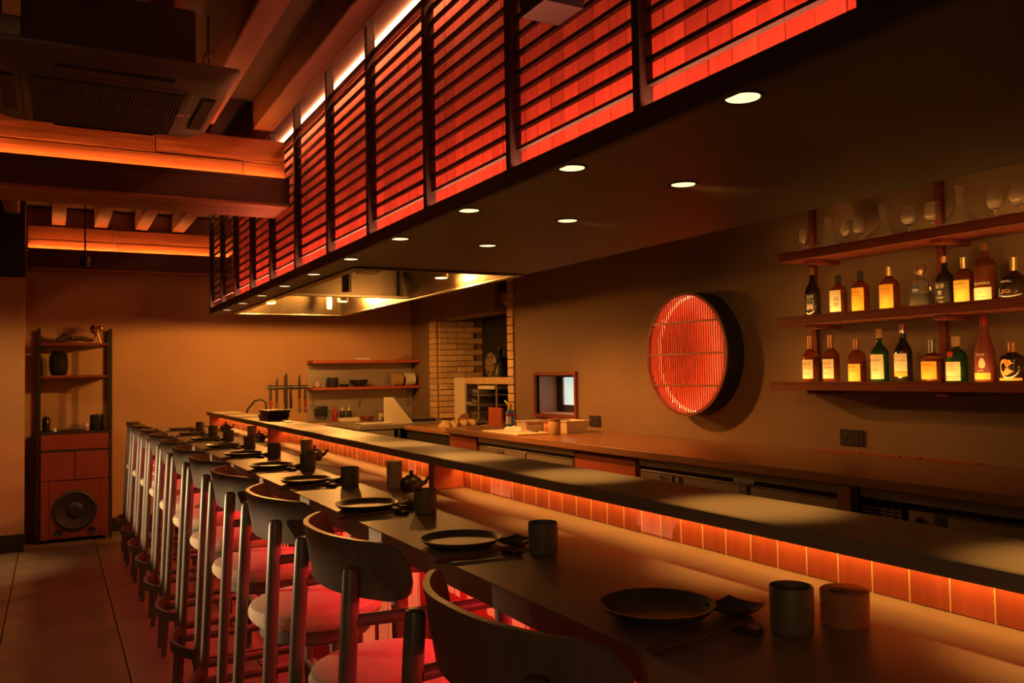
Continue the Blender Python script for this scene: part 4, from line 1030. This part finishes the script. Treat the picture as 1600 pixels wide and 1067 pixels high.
# ================================================================== PREP ITEMS ON THE WORKTOP
kobj(MB().box(-.012, .012, -.135, .135, 0, .175, .003), 'wooden_board', 'cab_red', (3.70, 7.20, HZ), 'red wooden board standing upright behind the blue torch canister', 'board', 0)
t = thing('gas_torch', 'blue gas canister with yellow torch head on the worktop', 'torch', (3.36, 6.28, ZB))
MB().lathe([(0, 0), (.032, 0), (.034, .004), (.034, .12), (.03, .13), (.018, .138), (0, .138)], n=28).build('canister', 'blue_can', t, 50)
MB().lathe([(.0342, .02), (.0350, .02), (.0350, .085), (.0342, .085), (.0342, .02)], n=14, a0=PI * .75, a1=PI * 1.45).build('label_band', 'white_plastic', t, 50)
MB().lathe([(.0342, .088), (.0352, .088), (.0352, .108), (.0342, .108), (.0342, .088)], n=28).build('red_band', 'seal_red', t, 50)
MB().lathe([(0, .138), (.02, .138), (.017, .165), (.012, .18), (0, .18)], n=18).build('valve', 'yellow', t, 50)
MB().tube([(0, -.02, .172), (0, .015, .182), (0, .05, .198)], [.016, .014, .008], 12).build('torch_head', 'yellow', t, True)
MB().tube([(0, .05, .198), (0, .085, .214)], .006, 8).build('nozzle', 'steel_soft', t, True)
kobj(MB().box(-.14, .14, -.28, .28, 0, .014, .004), 'cutting_board', 'cream', (3.02, 5.56, ZB), 'cream cutting board with a crumpled cloth on the worktop', 'cutting board', 0)
lump('kitchen_cloth', 'cloth_white', (3.03, 5.60, ZB + .0142), .06, .09, .032, 'white crumpled cloth on the cream cutting board', 'cloth', 9, .3)
o = MB().tube([(0, 0, 0), (0, .05, .002), (0, .13, .002)], [.006, .007, .003], 8).build('steel_tongs', 'iron', None, True, loc=(3.08, 5.34, ZB + .0205)); tag(o, 'short dark knife handle lying on the cream cutting board', 'knife')
def tub(x, y, w, d, h, label):
    t = thing('plastic_tub', label, 'tub', (x, y, ZB), 0, 'clear plastic tubs on the worktop')
    k = .82
    mb = MB()
    A = [(-d * k, -w * k, 0), (d * k, -w * k, 0), (d * k, w * k, 0), (-d * k, w * k, 0)]; B = [(-d, -w, h), (d, -w, h), (d, w, h), (-d, w, h)]
    i_ = .004
    C = [(-d + i_, -w + i_, h), (d - i_, -w + i_, h), (d - i_, w - i_, h), (-d + i_, w - i_, h)]; D = [(p[0] * .95, p[1] * .95, .004) for p in A]
    f = [(3, 2, 1, 0)] + [(j, (j + 1) % 4, 4 + (j + 1) % 4, 4 + j) for j in range(4)] + [(4 + j, 4 + (j + 1) % 4, 8 + (j + 1) % 4, 8 + j) for j in range(4)] + [(8 + j, 8 + (j + 1) % 4, 12 + (j + 1) % 4, 12 + j) for j in range(4)] + [(12, 13, 14, 15)]
    mb.add(A + B + C + D, f); mb.build('tub', 'clear_tub', t)
    r = MB()
    for q in ((-d - .006, d + .006, -w - .006, -w), (-d - .006, d + .006, w, w + .006), (-d - .006, -d, -w, w), (d, d + .006, -w, w)): r.box(*q, h - .006, h)
    r.build('rim', 'cream', t)
    MB().box(-d * .72, d * .72, -w * .72, w * .72, .006, h * .35, .004).build('contents', 'cork', t)
tub(3.30, 5.84, .085, .08, .07, 'clear plastic tub behind the cutting board, farther of the two')
tub(3.36, 5.36, .13, .10, .09, 'clear plastic tub near the small window, nearer of the two')
for k, (x, y, h) in enumerate(((3.14, 5.20, .108), (3.22, 5.40, .08))):
    t = thing('wooden_jar', ['tall amber jar with wooden lid between the two plastic tubs', 'short amber jar in front of the tall jar'][k], 'jar', (x, y, ZB))
    MB().lathe([(0, 0), (.042, 0), (.044, .004), (.044, h - .012), (.036, h - .005), (0, h - .005)], n=26).build('jar', 'cedar' if k else 'bamboo', t, 50)
    MB().lathe([(0, h - .005), (.045, h - .005), (.045, h + .008), (0, h + .008)], n=26).build('lid', 'walnut', t, 50)

# ================================================================== RACK WITH CABINET AND SPEAKER
RX0, RX1, RY = -.118, .474, 8.84
rk = thing('display_rack', 'tall rack with dark posts, two shelves and a red cabinet against the end wall', 'rack', ((RX0 + RX1) / 2, RY, 0)); ra = (RX1 - RX0) / 2; D = .34
for sx in (-1, 1):
    for yy in (0, D - .03): MB().box(sx * ra - .014, sx * ra + .014, yy, yy + .028, 0, 1.955, .002).build('post', 'black_paint', rk)
for z in (1.822, 1.522): MB().box(-ra + .015, ra - .015, .004, D - .004, z - .024, z, .002).build('shelf_board', 'rack_red', rk)
MB().box(-ra + .0145, ra - .0145, .012, D - .004, .03, .985).build('cabinet_body', 'rack_red', rk)
MB().box(-ra + .0145, ra - .0145, -.012, D - .004, .986, 1.006, .002).build('cabinet_top', 'black_paint', rk)
d = MB().box(-ra + .017, ra - .017, -.010, .011, .84, .983, .002).build('drawer', 'rack_red', rk)
MB().box(-ra + .0145, ra - .0145, -.003, .0118, .822, .838).build('shadow_gap', 'black_paint', rk)
for sx in (-1, 1):
    MB().box(min(sx * .003, sx * (ra - .017)), max(sx * .003, sx * (ra - .017)), -.010, .011, .565, .82, .002).build('door', 'rack_red', rk)
    MB().box(min(sx * (ra - .017), sx * (ra - .085)), max(sx * (ra - .017), sx * (ra - .085)), -.010, .011, .03, .56, .002).build('side_panel', 'rack_red', rk)
sp = MB().box(-ra + .087, ra - .087, -.012, .011, .035, .555, .003).build('speaker_panel', 'rack_red', rk)
MB().lathe([(.184, -.0122), (.182, -.028), (.165, -.036), (.152, -.03), (.075, -.014), (.068, -.022), (.035, -.028), (0, -.030)], (0, 0, .285), 44, ax='Y').build('speaker_cone', 'speaker_cone', sp, 50)
for x in (-.135, .135): MB().lathe([(.036, -.0122), (.034, -.017), (.028, -.0165), (.024, -.0128), (0, -.0126)], (x, 0, .088), 24, ax='Y').build('bass_port', 'speaker_cone', sp, 50)
RXc = (RX0 + RX1) / 2
mb = MB(); g = random.Random(4)
mb.tube([(-.14, 0, .03), (-.10, .01, .05), (-.05, 0, .06), (0, .01, .045), (.06, 0, .05), (.12, -.01, .035), (.16, 0, .03)], [.018, .03, .036, .022, .026, .022, .012], 10)
mb.tube([(-.06, 0, .05), (-.09, .01, .085), (-.08, .0, .105)], [.02, .014, .006], 8)
mb.tube([(.04, 0, .04), (.02, -.03, .06), (-.02, -.05, .05)], [.018, .014, .008], 8)
o = mb.build('driftwood', 'driftwood', None, True, loc=(RXc - .01, 9.0, 1.8225)); tag(o, 'gnarled dark driftwood on top of the rack', 'driftwood')
t = thing('gold_figurine', 'small gold topped figurine on thin legs beside the driftwood', 'figurine', (RXc + .185, 8.98, 1.822))
MB().lathe([(0, -.045), (.03, -.034), (.045, 0), (.03, .034), (0, .045)], (-.02, 0, .135), 20).build('body', 'gold', t, True)
MB().lathe([(0, -.03), (.022, -.02), (.028, 0), (.02, .022), (0, .03)], (.035, 0, .145), 16).build('head', 'copper_cap', t, True)
for s in (-1, 1): MB().tube([(0, 0, .11), (s * .02, 0, .05), (s * .035, .0, 0)], [.010, .007, .006], 8).build('leg', 'copper_cap', t, True)
t = thing('glass_vase', 'rounded dark smoked glass vase on the upper rack shelf', 'vase', (RXc - .135, 8.99, 1.522))
MB().lathe([(0, .003), (.05, .003), (.066, .012), (.078, .05), (.082, .12), (.076, .185), (.058, .215), (.048, .222), (.048, .232), (.044, .232), (.044, .222), (.07, .185), (.077, .12), (.073, .05), (.06, .016), (0, .01)], n=36).build('body', 'smoked_glass', t, 60)
MB().lathe([(0, .0), (.05, .0), (.05, .003), (0, .003)], n=24).build('base', 'black_plastic', t)
ZR = 1.006
t = thing('pump_bottle', 'dark bottle with a pump on top of the rack cabinet', 'bottle', (RXc - .235, 8.95, ZR))
MB().lathe([(0, 0), (.032, 0), (.034, .004), (.034, .12), (.02, .135), (.01, .138), (0, .138)], n=24).build('bottle', 'dark_glass', t, 50)
MB().lathe([(0, .138), (.012, .138), (.012, .155), (.004, .157), (.004, .18), (0, .18)], n=14).build('pump', 'silver_cap', t, 50)
MB().box(-.006, .05, -.006, .006, .18, .187, .002).build('nozzle', 'silver_cap', t)
kobj(MB().lathe([(0, 0), (.016, 0), (.017, .004), (.009, .028), (.004, .034), (0, .035)], n=16), 'incense_cone', 'white_plastic', (RXc - .165, 8.93, ZR), 'tiny white cone beside the pump bottle', 'ornament')
kobj(MB().box(-.09, .09, -.06, .06, 0, .016, .004), 'dark_tray', 'iron', (RXc - .03, 8.93, ZR), 'flat dark tray in the middle of the rack cabinet top', 'tray', 0)
t = thing('small_jar', 'small jar with white cap beside the black pot', 'jar', (RXc + .10, 8.92, ZR))
MB().lathe([(0, 0), (.024, 0), (.024, .03), (.018, .036), (0, .036)], n=18).build('jar', 'cedar', t, 50); MB().lathe([(0, .0365), (.014, .0365), (.014, .07), (0, .07)], n=16).build('cap', 'white_plastic', t, 50)
t = thing('black_pot', 'black lidded pot on the rack cabinet', 'pot', (RXc + .19, 8.97, ZR))
MB().lathe([(0, 0), (.06, 0), (.064, .004), (.064, .125), (0, .125)], n=30).build('body', 'black_plastic', t, 50); MB().lathe([(0, .1255), (.066, .1255), (.064, .14), (.02, .146), (0, .146)], n=30).build('lid', 'black_plastic', t, 50)

# ================================================================== AIR CONDITIONER
ac = thing('ceiling_air_conditioner', 'dark ceiling cassette air conditioner hanging on rods from the joists', 'air conditioner', (.195, 3.77, 2.6))
def rrect(hx, hy, r, n=5, cx=0, cy_=0):
    P = []
    for (sx, sy_, a0) in ((1, 1, 0), (-1, 1, PI / 2), (-1, -1, PI), (1, -1, 1.5 * PI)):
        for k in range(n + 1):
            a = a0 + PI / 2 * k / n; P.append((cx + sx * (hx - r) + r * math.cos(a), cy_ + sy_ * (hy - r) + r * math.sin(a)))
    return P
def loft(loops):
    mb = MB(); n = len(loops[0][0]); vs = []
    for (P, z) in loops: vs += [(p[0], p[1], z) for p in P]
    fs = [(j * n + i, j * n + (i + 1) % n, (j + 1) * n + (i + 1) % n, (j + 1) * n + i) for j in range(len(loops) - 1) for i in range(n)]
    fs += [tuple(range(n))[::-1], tuple(range((len(loops) - 1) * n, len(loops) * n))]
    return mb.add(vs, fs)
loft([(rrect(.40, .42, .10), 0), (rrect(.41, .43, .10), .008), (rrect(.435, .455, .015), .04), (rrect(.435, .455, .015), .052), (rrect(.42, .44, .015), .056)]).build('panel', 'ac_plastic', ac, 45)
MB().box(-.30, .285, -.37, .40, .057, .285, .006).build('casing', 'galv', ac)
for (a, b) in ((-.10, .003), (.02, .125)):
    fr = MB()
    for q in ((a, b, .170, .174), (a, b, .248, .252), (a, a + .004, .174, .248), (b - .004, b, .174, .248)): fr.box(q[0], q[1], -.374, -.3695, q[2], q[3])
    fr.build('embossed_frame', 'iron', ac)
gx0, gx1, gy0, gy1 = -.275, .265, -.235, .36
fr = loft([(rrect(.30, .33, .04, cx=-.005, cy_=.0625), -.006), (rrect(.305, .335, .04, cx=-.005, cy_=.0625), -.0005)])
MB().box(gx0, gx1, gy0, gy1, -.0075, -.0062).build('intake_recess', 'ac_dark', ac)
fr.build('intake_frame', 'ac_plastic', ac, 45)
gm = MB()
for k in range(44):
    x = gx0 + .004 + k * (gx1 - gx0 - .012) / 43
    gm.box(x, x + .005, gy0, gy1, -.0125, -.0076)
for k in range(4):
    y = gy0 + k * (gy1 - gy0 - .004) / 3; gm.box(gx0, gx1, y, y + .004, -.0115, -.0076)
gm.build('intake_grille', 'galv', ac)
for (a, b, c, e_) in ((-.20, .21, -.385, -.315), (-.20, .21, .395, .412), (.33, .385, -.2, .24), (-.385, -.33, -.2, .24)):
    lv = MB().box(a, b, c, e_, -.008, -.0008, .003).build('louver', 'ac_dark', ac)
    lm = MB()
    if b - a > e_ - c: lm.box(a + .01, b - .01, c + .004, c + .012, -.012, -.0085, .001)
    else: lm.box(a + .004, a + .012, c + .01, e_ - .01, -.012, -.0085, .001)
    lm.build('louver_edge', 'galv', lv)
lab = MB().box(.30, .315, .02, .045, -.0083, -.0064); lab.build('sticker', 'white_plastic', ac)
lab = MB().box(.335 - .07, .30 - .01, .02, .045, -.0135, -.0127); lab.build('sticker', 'white_plastic', ac)
for (x, y) in ((.355, -.20), (.355, .2), (-.37, -.2), (-.37, .2)):
    rd_ = MB().tube([(x, y, .06), (x, y, .344)], .005, 8).build('hanging_rod', 'iron', ac, True)
    MB().box(x - .022, x - .004, y - .012, y + .012, .06, .17, .003).build('rod_bracket', 'steel_soft', rd_)
    MB().lathe([(0, .172), (.016, .172), (.016, .182), (0, .182)], (x, y, 0), 6).build('rod_nut', 'steel_soft', rd_)
MB().tube([(-.30, -.2, .16), (-.40, -.2, .16), (-.50, -.22, .17), (-.62, -.3, .2)], .055, 16).build('drain_duct', 'bamboo', ac, True)

# hanging spotlight on a thin rod from a joist
hp = thing('pendant_spotlight', 'small black spotlight on a thin rod below the far ceiling joists', 'spotlight', (.204, 7.0, 2.31))
MB().tube([(0, 0, .085), (0, 0, .81)], .006, 8).build('rod', 'black_plastic', hp, True)
MB().lathe([(.03, 0), (.034, 0), (.04, .07), (.03, .08), (0, .085)], n=20).build('head', 'black_plastic', hp, 50)
MB().box(-.055, .055, -.02, .02, .055, .07, .003).build('yoke', 'black_plastic', hp)

# ------------------------------------------------------------------ aisle spotlights, out of frame on the left; those on the stools are added fill
def track(x, y, aim, label, power, size, color=(1, .60, .24)):
    t = thing('track_spotlight', label, 'spotlight', (x, y, 2.74), 0, 'aisle spotlights')
    MB().tube([(0, 0, .05), (0, 0, .205)], .008, 8).build('stem', 'black_plastic', t, True)
    MB().lathe([(.030, -.03), (.036, -.03), (.036, .05), (.0, .055)], n=20).build('head', 'black_plastic', t, 50)
    MB().lathe([(0, -.012), (.029, -.012), (.029, -.015), (0, -.015)], n=20).build('lens', 'led_disc', t)
    spot('lamp', (x, y, 2.70), aim, power, size, .7, color, .035, t)
track(-1.04, 4.4, (.3, 5.6, .0), 'added unseen aisle spotlight on a joist, aimed at the middle stools', POW_ROOM * .3, 60)
track(-1.04, 7.0, (-.5, 8.4, .7), 'black aisle spotlight near the partition wall', POW_ROOM * .55, 64, (1, .50, .16))
track(-1.04, 7.75, (-.62, 7.85, 0), 'black aisle spotlight on a joist, pooling light on the floor tiles', POW_ROOM * 1.3, 34, (1, .55, .2))
track(-1.04, 1.0, (.3, 3.2, .0), 'added unseen aisle spotlight on a joist, aimed at the near stools', POW_ROOM * .15, 70)
ws = thing('added_slot_lamp', 'added slotted black lamp, unseen on the left wall facing the stools', 'lantern', (-3.0, 5.5, 1.02))  # added unseen lamp throwing a band of light across the stools
MB().box(.0005, .02, -.35, .35, -.12, .12, .004).build('back_plate', 'black_paint', ws)
for z in (-.063, .0012): MB().box(.0205, .36, -.35, .35, z, z + .008).build('louver', 'black_paint', ws)  # added plates cutting the light to a band at stool height
MB().box(.0205, .06, -.06, .06, -.05, .0005).build('bulb_holder', 'black_plastic', ws)
spot('lamp', (-2.92, 5.5, 1.018), (.6, 5.2, 1.0), POW_SLOT_LAMP, 88, .4, (1, .62, .31), .004, ws)

# added paper lamp, unseen behind the camera: soft fill for the front
pl = thing('added_fill_lamp', 'added round paper fill lamp hanging unseen behind the near stools', 'lamp', (-1.22, -1.1, 1.95))
MB().lathe([(.06, -.16), (.15, -.12), (.19, 0), (.15, .12), (.06, .16)], n=28).build('shade', 'fill_lamp_shade', pl, True)
MB().tube([(0, 0, .1), (0, 0, .99)], .005, 8).build('cord', 'black_plastic', pl, True)
l = bpy.data.lights.new('lamp', 'POINT'); l.energy = POW_FILL; l.color = (1, .66, .30); l.shadow_soft_size = .2
o = bpy.data.objects.new('lamp', l); COL.objects.link(o); o.parent = pl; o.location = (.0, 0, -.38)
